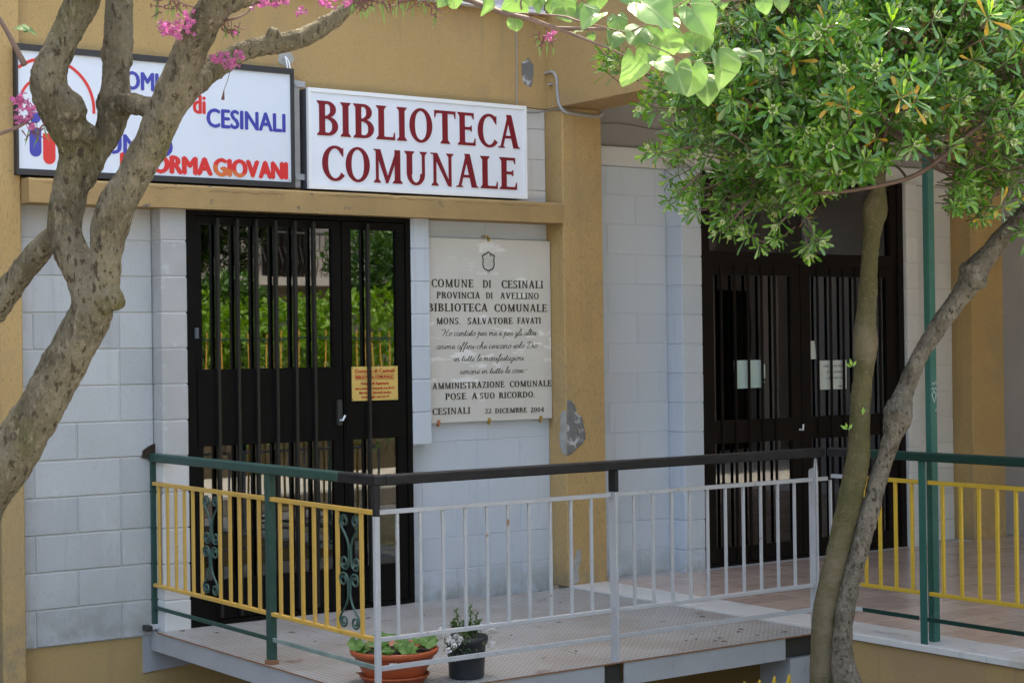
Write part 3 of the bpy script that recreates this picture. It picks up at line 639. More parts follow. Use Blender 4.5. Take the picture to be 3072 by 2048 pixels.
# sign 2
s2 = empty('light_box_sign', (5.7, 8.99, 2.49), 'white light box sign reading BIBLIOTECA COMUNALE in maroon letters', 'sign')
x0, x1, z0, z1 = 4.916, 6.494, 2.491, 3.083
box('side_case', (x0+.003, 8.952, z0+.003), (x1-.003, 9.05, z1-.003), M['sign_side'], s2)
fr = MB(); fr.box((x0, 8.925, z1-.024), (x1, 8.951, z1)).box((x0, 8.925, z0), (x1, 8.951, z0+.026)).box((x0, 8.925, z0+.0265), (x0+.020, 8.951, z1-.0245)).box((x1-.020, 8.925, z0+.0265), (x1, 8.951, z1-.0245))
fr.build('frame', M['sign_alu'], s2)
box('face_panel', (x0+.0205, 8.932, z0+.0265), (x1-.0205, 8.950, z1-.0245), M['sign_face2'], s2)
serif('BIBLIOTECA', 4.972, 6.441, 2.808, .203, 8.9318, 'maroon', s2, gap=.055)
serif('COMUNALE', 5.002, 6.415, 2.546, .202, 8.9318, 'maroon', s2, gap=.055)

# marble plaque
pq = empty('marble_plaque', (6.26, 9.05, 1.66), 'cream marble plaque with crest and bronze inscription left of the ochre column', 'plaque')
box('slab', (5.785, 9.032, 1.084), (6.745, 9.052, 2.236), M['travertine'], pq, .0015)
PY = 9.0319
def pl(t, a, b, z, h, **k): serif(t, a, b, z, h, PY, 'bronze', pq, dep=.003, **k)
for t, a, b, z, h in (('COMUNE', 5.823, 6.137, 1.928, .050), ('DI', 6.209, 6.274, 1.927, .049), ('CESINALI', 6.354, 6.685, 1.927, .049),
    ('PROVINCIA', 5.860, 6.187, 1.858, .041), ('DI', 6.232, 6.285, 1.858, .040), ('AVELLINO', 6.342, 6.649, 1.858, .040),
    ('BIBLIOTECA', 5.792, 6.244, 1.777, .050), ('COMUNALE', 6.296, 6.711, 1.776, .049),
    ('MONS.', 5.857, 6.035, 1.698, .040), ('SALVATORE', 6.090, 6.436, 1.698, .040), ('FAVATI', 6.475, 6.662, 1.699, .040),
    ('AMMINISTRAZIONE', 5.820, 6.366, 1.295, .039), ('COMUNALE', 6.408, 6.740, 1.294, .039),
    ('POSE', 5.914, 6.070, 1.227, .040), ('A', 6.113, 6.156, 1.227, .038), ('SUO', 6.176, 6.290, 1.226, .038), ('RICORDO.', 6.322, 6.607, 1.225, .039),
    ('CESINALI', 5.818, 6.101, 1.136, .041), ('22', 6.213, 6.264, 1.133, .030), ('DICEMBRE', 6.291, 6.540, 1.131, .031), ('2004', 6.570, 6.678, 1.129, .031)):
    pl(t, a, b, z, h, gap=.09)
CU = {  # monoline cursive: advance, list of strokes; x-height .5
 'a': (.46, [[(.36,.42),(.22,.5),(.08,.36),(.06,.14),(.18,.0),(.32,.12),(.38,.46),(.36,.12),(.42,.0),(.52,.12)]]),
 'c': (.38, [[(.32,.38),(.24,.5),(.10,.40),(.05,.18),(.14,.0),(.28,.04),(.44,.16)]]),
 'd': (.48, [[(.36,.42),(.22,.5),(.08,.36),(.06,.14),(.18,.0),(.32,.14),(.44,1.0),(.37,.12),(.44,.0),(.54,.12)]]),
 'e': (.38, [[(.0,.10),(.20,.24),(.30,.38),(.22,.5),(.10,.40),(.06,.16),(.16,.0),(.30,.04),(.44,.16)]]),
 'f': (.34, [[(.0,.12),(.20,.5),(.34,.95),(.26,1.05),(.18,.8),(.12,.2),(.06,-.4),(.0,-.42),(.08,-.1),(.34,.14)]]),
 'g': (.46, [[(.36,.42),(.22,.5),(.08,.36),(.06,.14),(.18,.02),(.32,.14),(.38,.46),(.30,-.25),(.16,-.42),(.06,-.3),(.20,-.1),(.48,.14)]]),
 'h': (.50, [[(.0,.12),(.18,.5),(.30,.95),(.22,1.05),(.12,.7),(.06,.0)],[(.08,.22),(.22,.48),(.34,.46),(.32,.12),(.40,.0),(.54,.12)]]),
 'i': (.26, [[(.0,.14),(.14,.5),(.10,.12),(.18,.0),(.30,.12)]]),
 'l': (.28, [[(.0,.12),(.20,.6),(.28,1.0),(.20,1.05),(.12,.7),(.08,.16),(.16,.0),(.32,.12)]]),
 'm': (.70, [[(.0,.36),(.10,.48),(.06,.0)],[(.08,.26),(.22,.49),(.30,.44),(.27,.0)],[(.29,.26),(.44,.49),(.54,.44),(.50,.12),(.58,.0),(.72,.12)]]),
 'n': (.50, [[(.0,.36),(.10,.48),(.06,.0)],[(.08,.26),(.22,.49),(.34,.44),(.31,.12),(.38,.0),(.52,.12)]]),
 'o': (.42, [[(.30,.44),(.16,.5),(.06,.34),(.07,.10),(.18,.0),(.32,.12),(.34,.34),(.24,.48),(.46,.40)]]),
 'p': (.46, [[(.0,.2),(.16,.62),(.08,.0),(.0,-.5)],[(.08,.10),(.14,.38),(.28,.5),(.38,.34),(.32,.06),(.18,.02),(.48,.10)]]),
 'r': (.36, [[(.0,.14),(.12,.5),(.16,.44),(.28,.44),(.22,.12),(.28,.0),(.40,.12)]]),
 's': (.34, [[(.0,.12),(.18,.5),(.26,.24),(.22,.02),(.06,.02),(.36,.12)]]),
 't': (.30, [[(.0,.14),(.20,.9),(.10,.14),(.18,.0),(.34,.12)],[(.04,.64),(.30,.68)]]),
 'u': (.48, [[(.0,.14),(.12,.5),(.08,.12),(.18,.0),(.32,.14),(.38,.5),(.34,.12),(.42,.0),(.52,.12)]]),
 'z': (.40, [[(.04,.40),(.14,.5),(.30,.44),(.12,.04),(.28,.02),(.24,-.35),(.10,-.42),(.08,-.25),(.42,.12)]]),
 'H': (.80, [[(.02,.86),(.10,1.0),(.28,.98),(.22,.5),(.10,.06),(.0,.04)],[(.74,1.02),(.58,.7),(.48,.1),(.58,.0),(.70,.12)],[(.16,.48),(.40,.56),(.62,.5)]]),
 'D': (.78, [[(.34,.96),(.22,.4),(.10,.04),(.30,.02),(.56,.1),(.72,.44),(.60,.86),(.34,1.02),(.08,.92),(.06,.74)]]),
 '-': (.30, [[(.04,.28),(.26,.30)]]), '“': (.26, [[(.06,1.0),(.04,.86)],[(.16,1.0),(.14,.86)]]), '”': (.24, [[(.10,.52),(.08,.40)],[(.20,.52),(.18,.40)]]), ':': (.18, [[(.08,.40),(.07,.36)],[(.03,.06),(.02,.02)]]) }
def script(t, a, b, z, h):
    tot = sum(.28 if c == ' ' else CU[c][0] for c in t); k = (b-a-.25*h)/tot; x = 0; mb = MB(); q = 0
    for c in t:
        if c == ' ': x += .28; continue
        wd, st_ = CU[c]
        for sk in st_:
            P = spline([(u+x, v, 0) for u, v in sk], 3) if len(sk) > 2 else [np.array((u+x, v, 0.)) for u, v in sk]
            P = [Vector((a+p[0]*k+p[1]*h*.30, 0, z+p[1]*h)) for p in P]; V = []
            for i, p in enumerate(P):
                d_ = (P[min(i+1, len(P)-1)]-P[max(i-1, 0)]); d_ = d_.normalized() if d_.length > 0 else Vector((1, 0, 0)); w_ = .0011+.0010*max(0, abs(d_.z)); n = Vector((-d_.z, 0, d_.x))*w_
                V += [p+n+Vector((0, PY-.0012-.0001*(q % 5), 0)), p-n+Vector((0, PY-.0012-.0001*(q % 5), 0))]
            mb.add(V, [(2*i, 2*i+1, 2*i+3, 2*i+2) for i in range(len(P)-1)]); q += 1
        x += wd
    mb.build('lettering', M['bronze'], pq, keep=True)
script('“Ho cantato per me e per gli altri-', 5.882, 6.650, 1.625, .040)
script('anime affini-che cercano solo Dio', 5.851, 6.641, 1.543, .040)
script('in tutte le manifestazioni', 5.981, 6.530, 1.465, .040)
script('umane in tutte le cose:”', 6.026, 6.552, 1.385, .040)
# crest: heavy outline, faint hills and a small crown
def stroke(pts, wd, y, m, name, dep=.0012):
    mb = MB(); P = [Vector((a, 0, b)) for a, b in pts]; V = []
    for i, p in enumerate(P):
        t = (P[min(i+1, len(P)-1)]-P[max(i-1, 0)]).normalized(); n = Vector((-t.z, 0, t.x))
        V += [(p+n*wd/2)+Vector((0, y-dep, 0)), (p-n*wd/2)+Vector((0, y-dep, 0))]
    mb.add(V, [(2*i, 2*i+1, 2*i+3, 2*i+2) for i in range(len(P)-1)]); return mb.build(name, M[m], pq)
cx = 6.256; half = [(0, 2.157), (.018, 2.143), (.046, 2.131), (.041, 2.10), (.043, 2.075), (.036, 2.053), (.018, 2.042), (0, 2.036)]
for sg in (1, -1):
    pts = [(cx+sg*a, b) for a, b in [tuple(q) for q in spline(half[:3], 3)]+[tuple(q) for q in spline(half[2:], 4)]]
    stroke(pts, .0085, PY-.0006*(sg > 0), 'ink', 'crest')
stroke([(6.266, 2.137), (6.278, 2.127)], .006, PY, 'ink', 'crest')
stroke([(6.222, 2.104), (6.24, 2.116), (6.262, 2.092), (6.276, 2.104), (6.292, 2.100)], .0018, PY, 'inkgrey', 'crest')
stroke([(6.222, 2.092), (6.25, 2.083), (6.275, 2.090), (6.292, 2.08)], .0018, PY, 'inkgrey', 'crest')
stroke([(6.226, 2.066), (6.25, 2.073), (6.288, 2.071), (6.26, 2.056)], .0018, PY, 'inkgrey', 'crest')
stroke([(6.216, 2.180), (6.232, 2.160), (6.24, 2.182), (6.248, 2.162), (6.256, 2.185), (6.264, 2.162), (6.272, 2.182), (6.28, 2.160), (6.298, 2.180)], .0018, PY, 'inkgrey', 'crest')
stroke([(6.256, 2.034), (6.248, 2.026), (6.256, 2.020), (6.264, 2.026), (6.256, 2.034)], .0025, PY, 'ink', 'crest')
for x, z, m, l in ((5.862, 1.080, 'copper', 'copper coloured clip'), (6.244, 1.080, 'brass', None), (6.648, 1.080, 'brass', None)):
    o = MB().box((x-.008, 9.022, z), (x+.008, 9.0315, z+.024)).box((x-.005, 9.024, z-.018), (x+.005, 9.045, z-.0005)).build('clip', M[m], pq)
    if l: o['label'] = l
MB().box((6.249, 9.022, 2.222), (6.262, 9.0315, 2.248)).box((6.22, 9.03, 2.249), (6.258, 9.045, 2.258)).build('clip', M['brass'], pq)

# yellow opening-hours plate behind the door bar
ys_ = empty('opening_hours_sign', (5.37, 8.95, 1.34), 'yellow plate with red text BIBLIOTECA COMUNALE on the library door', 'sign')
me = box('plate', (5.214, 8.973, 1.240), (5.534, 8.978, 1.444), M['yellow_plate'], ys_)
YF = 8.9728
sans('Comune di Cesinali', 5.232, 5.512, 1.408, .021, YF, 'sred', ys_, .012, fat=.0007)
sans('BIBLIOTECA COMUNALE', 5.240, 5.498, 1.373, .018, YF, 'sred', ys_, .012, fat=.0007)
fr = MB()
for a, b in (((5.234, 1.3655), (5.504, 1.3672)), ((5.234, 1.3968), (5.504, 1.3985))): fr.box((a[0], YF-.001, a[1]), (b[0], YF, b[1]))
for x in (5.234, 5.5025): fr.box((x, YF-.001, 1.3673), (x+.0015, YF, 1.3967))
fr.build('printed_box', M['sred'], ys_)
sans('Orario di Apertura', 5.272, 5.470, 1.335, .017, YF, 'sred', ys_, .012, fat=.0007)
sans('dal Lunedì al Venerdì ore 8-14', 5.234, 5.508, 1.307, .014, YF, 'sred', ys_, .012, fat=.0007)
sans('Martedì e Giovedì anche', 5.262, 5.485, 1.281, .014, YF, 'sred', ys_, .012, fat=.0007)
sans('pomeriggio ore 16-19', 5.278, 5.470, 1.256, .014, YF, 'sred', ys_, .012, fat=.0007)
for x in (5.217, 5.517):
    for z in (1.25, 1.436): MB().tube([(x, 8.973, z), (x, 8.970, z)], .003).build('screw', M['iron'], ys_)
# paper notices behind the porch door glass
def notice(poly, m, label, y=9.0015):
    o = MB().prism([(a, y, b) for a, b in poly], (0, -.0006, 0)).build('paper_notice', M[m]); return tag(o, label, 'notice')
notice([(8.319, 1.437), (8.575, 1.437), (8.59, 1.41), (8.617, 1.405), (8.619, 1.31), (8.600, 1.30), (8.612, 1.28), (8.585, 1.242), (8.322, 1.238)], 'paper_blue', 'pale blue sheet with torn right edge behind the porch door bars')
n2 = notice([(9.155, 1.424), (9.445, 1.424), (9.44, 1.212), (9.14, 1.212), (9.16, 1.25)], 'paper', 'printed notice reading PER CORTESIA CHIUDERE LA PORTA on the porch door')
for t, a, b, z in (('PER CORTESIA', 9.20, 9.43, 1.375), ('CHIUDERE', 9.23, 9.40, 1.332), ('LA PORTA', 9.23, 9.40, 1.288), ('GRAZIE', 9.35, 9.43, 1.226)):
    sans(t, a, b, z, .015, 9.0007, 'ink', n2, .01, .3)
notice([(9.066, 1.568), (9.115, 1.568), (9.13, 1.436), (9.07, 1.436)], 'paper', 'small blank paper strip above the printed notice on the porch door')

# conduit and cables
cp = [on(1600+x/4.612, 100+y/4.612, 0, 6.742) for x, y in ((20,588),(110,572),(200,545),(250,535),(290,560),(315,610),(325,700),(330,800),(340,900),(355,985),(385,1040))]
cp += [on(1600+x/4.612, 100+y/4.612, 1, 8.878) for x, y in ((440,1092),(560,1118),(700,1140),(860,1152),(925,1135),(955,1100))]+[Vector((7.09, 8.93, 3.05)), Vector((7.09, 9.06, 3.06))]
cd = empty('conduit_pipe', (6.74, 8.9, 3.05), 'bent grey conduit pipe running over the beam and column', 'pipe')
MB().tube([tuple(q) for q in spline([p[:] for p in cp], 4)], .0105, 8).build('pipe', M['conduit'], cd, True)
MB().box((6.726, 8.975, 3.243), (6.749, 9.01, 3.256)).build('clip', M['conduit'], cd)
def cable(pts, r_, label, m='cable'):
    return tag(MB().tube([tuple(q) for q in spline(pts, 4)], r_, 6).build('cable', M[m]), label, 'cable')
cable([(6.51, 9.047, 3.85), (6.508, 9.047, 3.6), (6.51, 9.047, 3.4), (6.506, 9.047, 3.2), (6.506, 9.047, 3.07)], .004, 'thin grey cable dropping down the ochre wall to the white sign', 'conduit')
cable([(6.50, 9.047, 3.068), (6.6, 9.047, 3.064), (6.68, 9.046, 3.07), (6.742, 8.99, 3.085), (6.743, 8.90, 3.075), (6.78, 8.882, 3.078), (6.95, 8.882, 3.062), (7.06, 8.882, 3.058)], .005, 'dark cable crossing the head of the ochre column')
cable([(7.08, 9.09, 3.03), (7.4, 9.09, 3.05), (7.7, 9.085, 3.03), (8.2, 9.09, 3.04), (9, 9.09, 3.03)], .004, 'cable sagging along the grey porch wall')

# ------------------------------------------------------------------ steel platform
PF2 = empty('steel_platform', (5.3, 7.8, -1.0), 'grey tread plate platform on steel channels in front of the library door', 'platform')
for a, b in ((3.945, 4.62), (4.622, 5.315), (5.317, 6.05), (6.052, 6.754)):
    o = MB().box((a, 6.612, -.006), (b, 8.962 if a < 6.0 else 8.885, 0)).build('tread_plate', M['tread'], PF2)
ru = MB()
ru.box((3.9435, 6.6105, -.0062), (3.9448, 8.96, .0004)).box((3.945, 6.6105, -.0062), (6.70, 6.6118, .0004)); ru.build('rusty_edge', M['rust'], PF2)
def chan(a, b, name='steel_channel', m='steel_paint'): return MB().box(a, b).build(name, M[m], PF2)
chan((3.952, 6.64, -.112), (3.960, 9.06, -.008)); chan((3.961, 6.64, -.112), (4.01, 9.06, -.105))
chan((3.97, 6.618, -.118), (5.238, 6.626, -.008)); chan((5.362, 6.618, -.118), (6.455, 6.626, -.008))
chan((4.0, 6.627, -.118), (6.455, 6.67, -.110)); chan((4.6, 6.7, -.10), (4.65, 9.0, -.008)); chan((5.9, 6.7, -.10), (5.95, 9.0, -.008))
MB().box((5.243, 6.64, -1.0), (5.357, 6.75, -.008)).build('support_post', M['iron'], PF2)
MB().box((6.50, 6.63, -1.0), (6.675, 6.86, -.122)).build('support_post', M['steel_paint'], PF2)
MB().box((6.457, 6.66, -.118), (6.75, 6.70, -.008)).build('steel_channel', M['iron'], PF2)
MB().prism([(3.91, 9.084, .002), (3.91, 9.084, -.238), (4.17, 9.084, -.222), (4.7, 9.084, -.19), (4.7, 9.084, -.012)], (0, -.01, 0)).build('bracket_plate', M['steel_paint'], PF2)
MB().box((3.905, 9.0, .0), (3.935, 9.066, .03)).build('steel_channel', M['iron'], PF2)

rl = random.Random(4); lt = MB()
for k in range(46):
    x, y = rl.uniform(4.0, 6.7), rl.choice((rl.uniform(6.65, 8.9), rl.uniform(8.5, 8.93), rl.uniform(6.65, 7.0))); a = rl.uniform(0, 6.28); L_ = rl.uniform(.008, .028); w_ = L_*.4; z = .001; c, s_ = math.cos(a), math.sin(a)
    lt.add([(x, y, z), (x+L_*c-w_*s_, y+L_*s_+w_*c, z+.004), (x+2*L_*c, y+2*L_*s_, z+.002), (x+L_*c+w_*s_, y+L_*s_-w_*c, z+.005)], [(0, 1, 2, 3)])
tag(lt.build('leaf_litter', M['twig']), 'few dry leaf scraps lying on the grey platform', 'litter', kind='stuff')
# ------------------------------------------------------------------ railings
def flat(a, b): return (a, b)
def rail(name, a, b, m, parent, bev=.002, label=None):
    o = MB().box(a, b, bev).build(name, M[m], parent)
    if label: o['label'] = label
    return o
RL = empty('platform_railing', (5.3, 6.64, 0), 'railing round the steel platform with yellow and white bars and black top rail', 'railing')
# side run, X = 3.98
rail('top_rail', (3.952, 6.95, .936), (4.004, 9.10, .982), 'green_rail', RL, .006, 'green part of the top rail')
rail('top_rail', (3.951, 6.605, .936), (4.005, 6.9495, .983), 'black_rail', RL, .006)
rail('top_rail', (4.0055, 6.606, .936), (6.76, 6.664, .983), 'black_rail', RL, .006, 'black part of the top rail')
for y, z0 in ((9.075, .03), (7.668, 0.0)):
    rail('post', (3.961, y-.022, z0), (3.999, y+.022, .9355), 'green_rail', RL)
rail('post_foot', (3.957, 9.05, .0), (4.003, 9.10, .029), 'block_white', RL); rail('post_foot', (3.955, 7.64, .0), (4.005, 7.696, .022), 'rust', RL)
def corner_post(x, y, zt, zb, w_=.025):
    rail('post', (x-w_/2, y-w_/2, -.10), (x+w_/2, y+w_/2, zb), 'white_rail', RL)
    if zt > zb: rail('post', (x-w_/2, y-w_/2, zb+.0005), (x+w_/2, y+w_/2, zt), 'black_rail', RL)
corner_post(3.962, 6.622, .9355, .80)
def lpost(x, zb, zt, ztop=None):     # angle iron: broad face to the left, narrow flange to the front
    y = 6.62
    MB().box((x-.002, y+.0005, .0), (x+.0035, y+.044, zb)).box((x-.002, y-.006, .0), (x+.014, y, zb)).build('post', M['white_rail'], RL)
    if zt > zb: MB().box((x-.0025, y, zb+.0005), (x+.0035, y+.045, zt)).box((x-.0025, y-.006, zb+.0005), (x+.020, y-.0005, zt)).build('post', M['black_rail'], RL)
lpost(5.318, .83, .9355)
MB().prism([(6.690, 6.62, 0), (6.690, 6.665, 0), (6.690, 6.665, .86), (6.690, 6.655, .875), (6.690, 6.647, .865), (6.690, 6.640, .88), (6.690, 6.63, .87), (6.690, 6.62, .93)], (.005, 0, 0)).prism([(6.6955, 6.614, 0), (6.709, 6.614, 0), (6.709, 6.614, .85), (6.7, 6.614, .925), (6.6955, 6.614, .93)], (0, .005, 0)).build('post', M['white_rail'], RL)
MB().box((6.70, 6.63, .875), (6.72, 6.65, .9355)).build('post', M['black_rail'], RL)
# yellow panel
for a, b in ((7.69, 9.115), (6.70, 7.646)):
    rail('panel_rail', (3.966, a, .803), (3.990, b, .824), 'yellow_rail', RL); rail('panel_rail', (3.966, a, .238), (3.990, b, .257), 'yellow_rail', RL)
for z in (.8035, .2385): rail('panel_rail', (3.966, 6.642, z), (3.990, 6.699, z+.020), 'yellow_rail', RL)
bm_ = MB().box((-.005, -.0125, .2575), (.006, .0125, .8025), .0012).mesh('bar'); bm_.materials.append(M['yellow_rail'])
for y in (8.989, 8.873, 8.765, 8.657, 8.548, 8.440, 8.223, 8.105, 7.997, 7.892, 7.780, 7.557, 7.442, 7.331, 7.217, 7.105, 6.994, 6.777):
    o = bpy.data.objects.new('bar', bm_); C.objects.link(o); o.location = (3.976, y, 0); put(o, RL)
rail('lower_rail', (3.972, 7.69, .112), (3.984, 9.06, .132), 'green_rail', RL, .001)
rail('lower_rail', (3.972, 6.64, .112), (3.984, 7.645, .132), 'pale_green_rail', RL, .001, 'worn pale green lower rail')
# scroll ornaments
def scroll(yc, zc, hw, hh):
    mb = MB()
    S_ = [(.052,.050),(.060,.060),(.050,.074),(.034,.066),(.034,.044),(.055,.026),(.078,.034),(.088,.060)]
    low = [(.048,.056),(.056,.066),(.050,.080),(.034,.078),(.028,.056),(.042,.030),(.066,.022),(.084,.042),(.086,.07),(.070,.092)]
    path = [(.052,.062),(.060,.056),(.066,.068),(.056,.084),(.040,.080),(.032,.060),(.042,.034),(.062,.020),(.082,.034)]
    # one strand: inner curl of the low loop, round the outside, up along the centre, out to the top curl
    strand = [(.056,.062),(.064,.056),(.070,.070),(.060,.086),(.044,.084),(.036,.066),(.0,.0)]
    strand = [(.058,.060),(.066,.062),(.068,.076),(.056,.084),(.043,.076),(.042,.056),(.056,.040),(.076,.044),(.089,.066),(.086,.092),(.066,.106)]
    a = [(.060,.062),(.067,.070),(.060,.082),(.046,.080),(.041,.062),(.052,.044),(.072,.044),(.087,.062),(.086,.088)]
    lo = [(.056,.066),(.064,.060),(.068,.074),(.056,.086),(.041,.078),(.040,.054),(.058,.036)]
    # final strand (u outward from the centre line, v upward from the middle of the ornament)
    fin = [(.050,.060),(.060,.058),(.064,.070),(.054,.082),(.038,.078),(.034,.056),(.050,.036),(.074,.040),(.088,.064),(.080,.092),(.058,.100)]
    st = [(.054,.060),(.062,.066),(.058,.078),(.044,.080),(.036,.066),(.040,.046),(.058,.034),(.080,.044),(.089,.066)]
    q = [(.055,.058),(.064,.062),(.062,.076),(.048,.082),(.036,.072),(.036,.052)]
    spiral = []
    for k in range(20):                      # low loop, wound inwards
        an = R(180+k*27); rr = .040*(1-.036*k); spiral.append((.052+rr*math.cos(an)*1.0, .052+rr*math.sin(an)*1.15))
    top = []
    for k in range(18):                      # top loop
        an = R(0+k*27); rr = .034*(1-.038*k); top.append((.052+rr*math.cos(an), .305+rr*math.sin(an)*1.15))
    line = list(reversed(spiral))+[(.010,.100),(.010,.150),(.030,.205),(.066,.255),(.085,.285)]+top
    sv = hh/.350; su = hw/.092
    for sgu in (1, -1):
        for sgv in (1, -1):
            P = [(3.976+.003*sgv, yc+sgu*u*su, zc+sgv*v*sv) for u, v in line]
            mb.tube([tuple(p) for p in spline(P, 2)], .0055, 6)
    return mb.build('scroll_ornament', M['scroll'], RL, True)
scroll(8.332, .530, .092, .262); scroll(6.886, .530, .092, .262)
# white panel
for a, b in ((3.982, 5.30), (5.335, 6.688), (6.71, 6.80)):
    rail('panel_rail', (a, 6.628, .806), (b, 6.652, .826), 'white_rail', RL, .0015); rail('panel_rail', (a, 6.628, .241), (b, 6.652, .260), 'white_rail', RL, .0015)
    if b < 6.75: rail('lower_rail', (a, 6.634, .110), (b, 6.646, .132), 'white_rail', RL, .001)
bm2 = MB().box((-.0068, -.0068, .2605), (.0068, .0068, .8055), .001).mesh('bar'); bm2.materials.append(M['white_rail'])
for x in (4.086, 4.207, 4.329, 4.452, 4.574, 4.694, 4.816, 4.942, 5.066, 5.190, 5.457, 5.580, 5.704, 5.825, 5.944, 6.067, 6.192, 6.315, 6.438, 6.560, 6.832):
    o = bpy.data.objects.new('bar', bm2); C.objects.link(o); o.location = (x-.004, 6.64, 0); put(o, RL)
# porch railing, X = 6.80
RP = empty('porch_railing', (6.8, 5.4, 0), 'dark green porch railing with yellow bars along the marble coping', 'railing')
rail('top_rail', (6.765, 4.40, .940), (6.817, 6.38, .985), 'dark_green_rail', RP, .006)
rail('top_rail', (6.765, 6.3805, .9395), (6.817, 6.605, .984), 'black_rail', RP, .006)
rail('post', (6.783, 5.937, .0125), (6.790, 5.984, .9395), 'teal_post', RP); rail('post', (6.776, 4.4, .0125), (6.812, 4.45, .9395), 'teal_post', RP)
rail('panel_rail', (6.790, 6.44, .822), (6.812, 6.60, .842), 'white_rail', RP); rail('panel_rail', (6.790, 6.40, .258), (6.812, 6.60, .277), 'white_rail', RP)
rail('panel_rail', (6.790, 4.40, .822), (6.812, 5.930, .843), 'yellow_bright', RP); rail('panel_rail', (6.790, 5.99, .822), (6.812, 6.439, .843), 'yellow_bright', RP)
rail('panel_rail', (6.790, 4.40, .260), (6.812, 5.930, .279), 'yellow_bright', RP); rail('panel_rail', (6.790, 5.99, .260), (6.812, 6.399, .279), 'yellow_bright', RP)
rail('lower_rail', (6.776, 4.40, .132), (6.786, 5.930, .153), 'dark_green_rail', RP, .001); rail('lower_rail', (6.776, 5.99, .132), (6.786, 6.37, .153), 'dark_green_rail', RP, .001)
rail('lower_rail', (6.776, 6.371, .132), (6.786, 6.62, .152), 'white_rail', RP, .001)
bm3 = MB().box((-.007, -.0085, .2795), (.007, .0085, .8215), .001).mesh('bar'); bm3.materials.append(M['yellow_bright'])
for y in [6.36, 6.261, 6.153, 6.043, 5.841, 5.725, 5.613, 5.502, 5.390, 5.275, 5.16, 5.05, 4.93, 4.82, 4.70, 4.59, 4.52]:
    o = bpy.data.objects.new('bar', bm3); C.objects.link(o); o.location = (6.801, y, 0); put(o, RP)
# porch roof post
PP = empty('porch_post', (6.9, 5.99, .012), 'tall green steel post carrying the porch beam, with white scribbles', 'post')
MB().box((6.868, 5.965, .0125), (6.915, 6.005, 3.094), .003).build('shaft', M['teal_post'], PP)
def scrib(pts, wd=.004):
    mb = MB(); P = [Vector((6.866+a*.8, 5.9645, b)) for a, b in pts]; V = []
    for i, p in enumerate(P):
        t = (P[min(i+1, len(P)-1)]-P[max(i-1, 0)]).normalized(); n = Vector((-t.z, 0, t.x)); V += [p+n*wd/2, p-n*wd/2]
    mb.add(V, [(2*i, 2*i+1, 2*i+3, 2*i+2) for i in range(len(P)-1)]); mb.build('white_scribble', M['white_petal'], PP)
zb = on(2790, 1190, 1, 5.965).z
scrib([(.012, zb+.012), (.035, zb-.03), (.052, zb+.012), (.032, zb+.03), (.012, zb+.012)], .005)
scrib([(.012, zb+.035), (.025, zb+.048), (.03, zb+.036), (.045, zb+.046), (.056, zb+.034)]); scrib([(.016, zb+.062), (.026, zb+.075), (.034, zb+.062), (.050, zb+.078), (.056, zb+.066)])
scrib([(.046, zb-.075), (.05, zb-.062)])
# low fence with pointed yellow pickets in front of the platform void
SF = empty('picket_fence', (5.2, 6.0, -1.0), 'low yellow fence with pointed pickets below the steel platform', 'fence')
pk = MB().prism([(-.011, 0, 0), (.011, 0, 0), (.011, 0, .93), (.006, 0, .96), (-.011, 0, .915)], (0, .012, 0)).mesh('picket'); pk.materials.append(M['yellow_bright'])
for i in range(16):
    o = bpy.data.objects.new('picket', pk); C.objects.link(o); o.location = (5.875-i*.097, 6.0, -1.0+random.uniform(-.005, .005)); put(o, SF)
MB().box((4.35, 6.013, -.22), (5.93, 6.03, -.19)).box((4.35, 6.013, -.85), (5.93, 6.03, -.82)).build('fence_rail', M['green_rail'], SF)

# ------------------------------------------------------------------ pots
def leaf_disc(mb, c, r_, nrm, wav=.12, n=18, notch=True):
    nrm = Vector(nrm).normalized(); a = nrm.orthogonal().normalized(); b = nrm.cross(a); V = [Vector(c)-nrm*r_*.12]
    for ring in (.5, 1):
        for j in range(n):
            q = 2*math.pi*j/n; k = r_*ring*(1+(wav*math.sin(q*6+r_*900) if ring == 1 else 0)); 
            if notch and j == 0: k *= .45
            V.append(Vector(c)+(a*math.cos(q)+b*math.sin(q))*k+nrm*(r_*.10*ring*math.sin(q*3+1)+.05*r_*ring))
    F = [(0, 1+j, 1+(j+1) % n) for j in range(n)]+[(1+j, 1+n+j, 1+n+(j+1) % n, 1+(j+1) % n) for j in range(n)]
    mb.add(V, F)
pb = empty('potted_plant', (4.10, 6.87, 0), 'wide orange bowl of round green leaves on the platform corner', 'potted plant')
cx_, cy_ = 4.195, 6.865
MB().lathe([(.0, .0), (.135, .0), (.155, .035), (.160, .035), (.165, .045), (.157, .045), (.135, .012), (0, .012)], (cx_, cy_, .0), 44).build('saucer', M['terracotta'], pb, True)
MB().lathe([(0, .014), (.120, .014), (.145, .05), (.172, .10), (.190, .135), (.200, .137), (.207, .158), (.202, .163), (.192, .160), (.180, .13), (0, .125)], (cx_, cy_, .0), 44).build('bowl', M['terracotta'], pb, True)
MB().lathe([(.181, .140), (.1, .146), (0, .150)], (cx_, cy_, 0), 30).build('soil', M['soil'], pb)
MB().prism([(cx_+(.196)*math.cos(a)-.0, cy_+.196*math.sin(a), z) for a, z in ((R(-128), .125), (R(-118), .125), (R(-118), .105), (R(-128), .105))], (-.001, -.003, 0)).build('tag', M['white_petal'], pb)
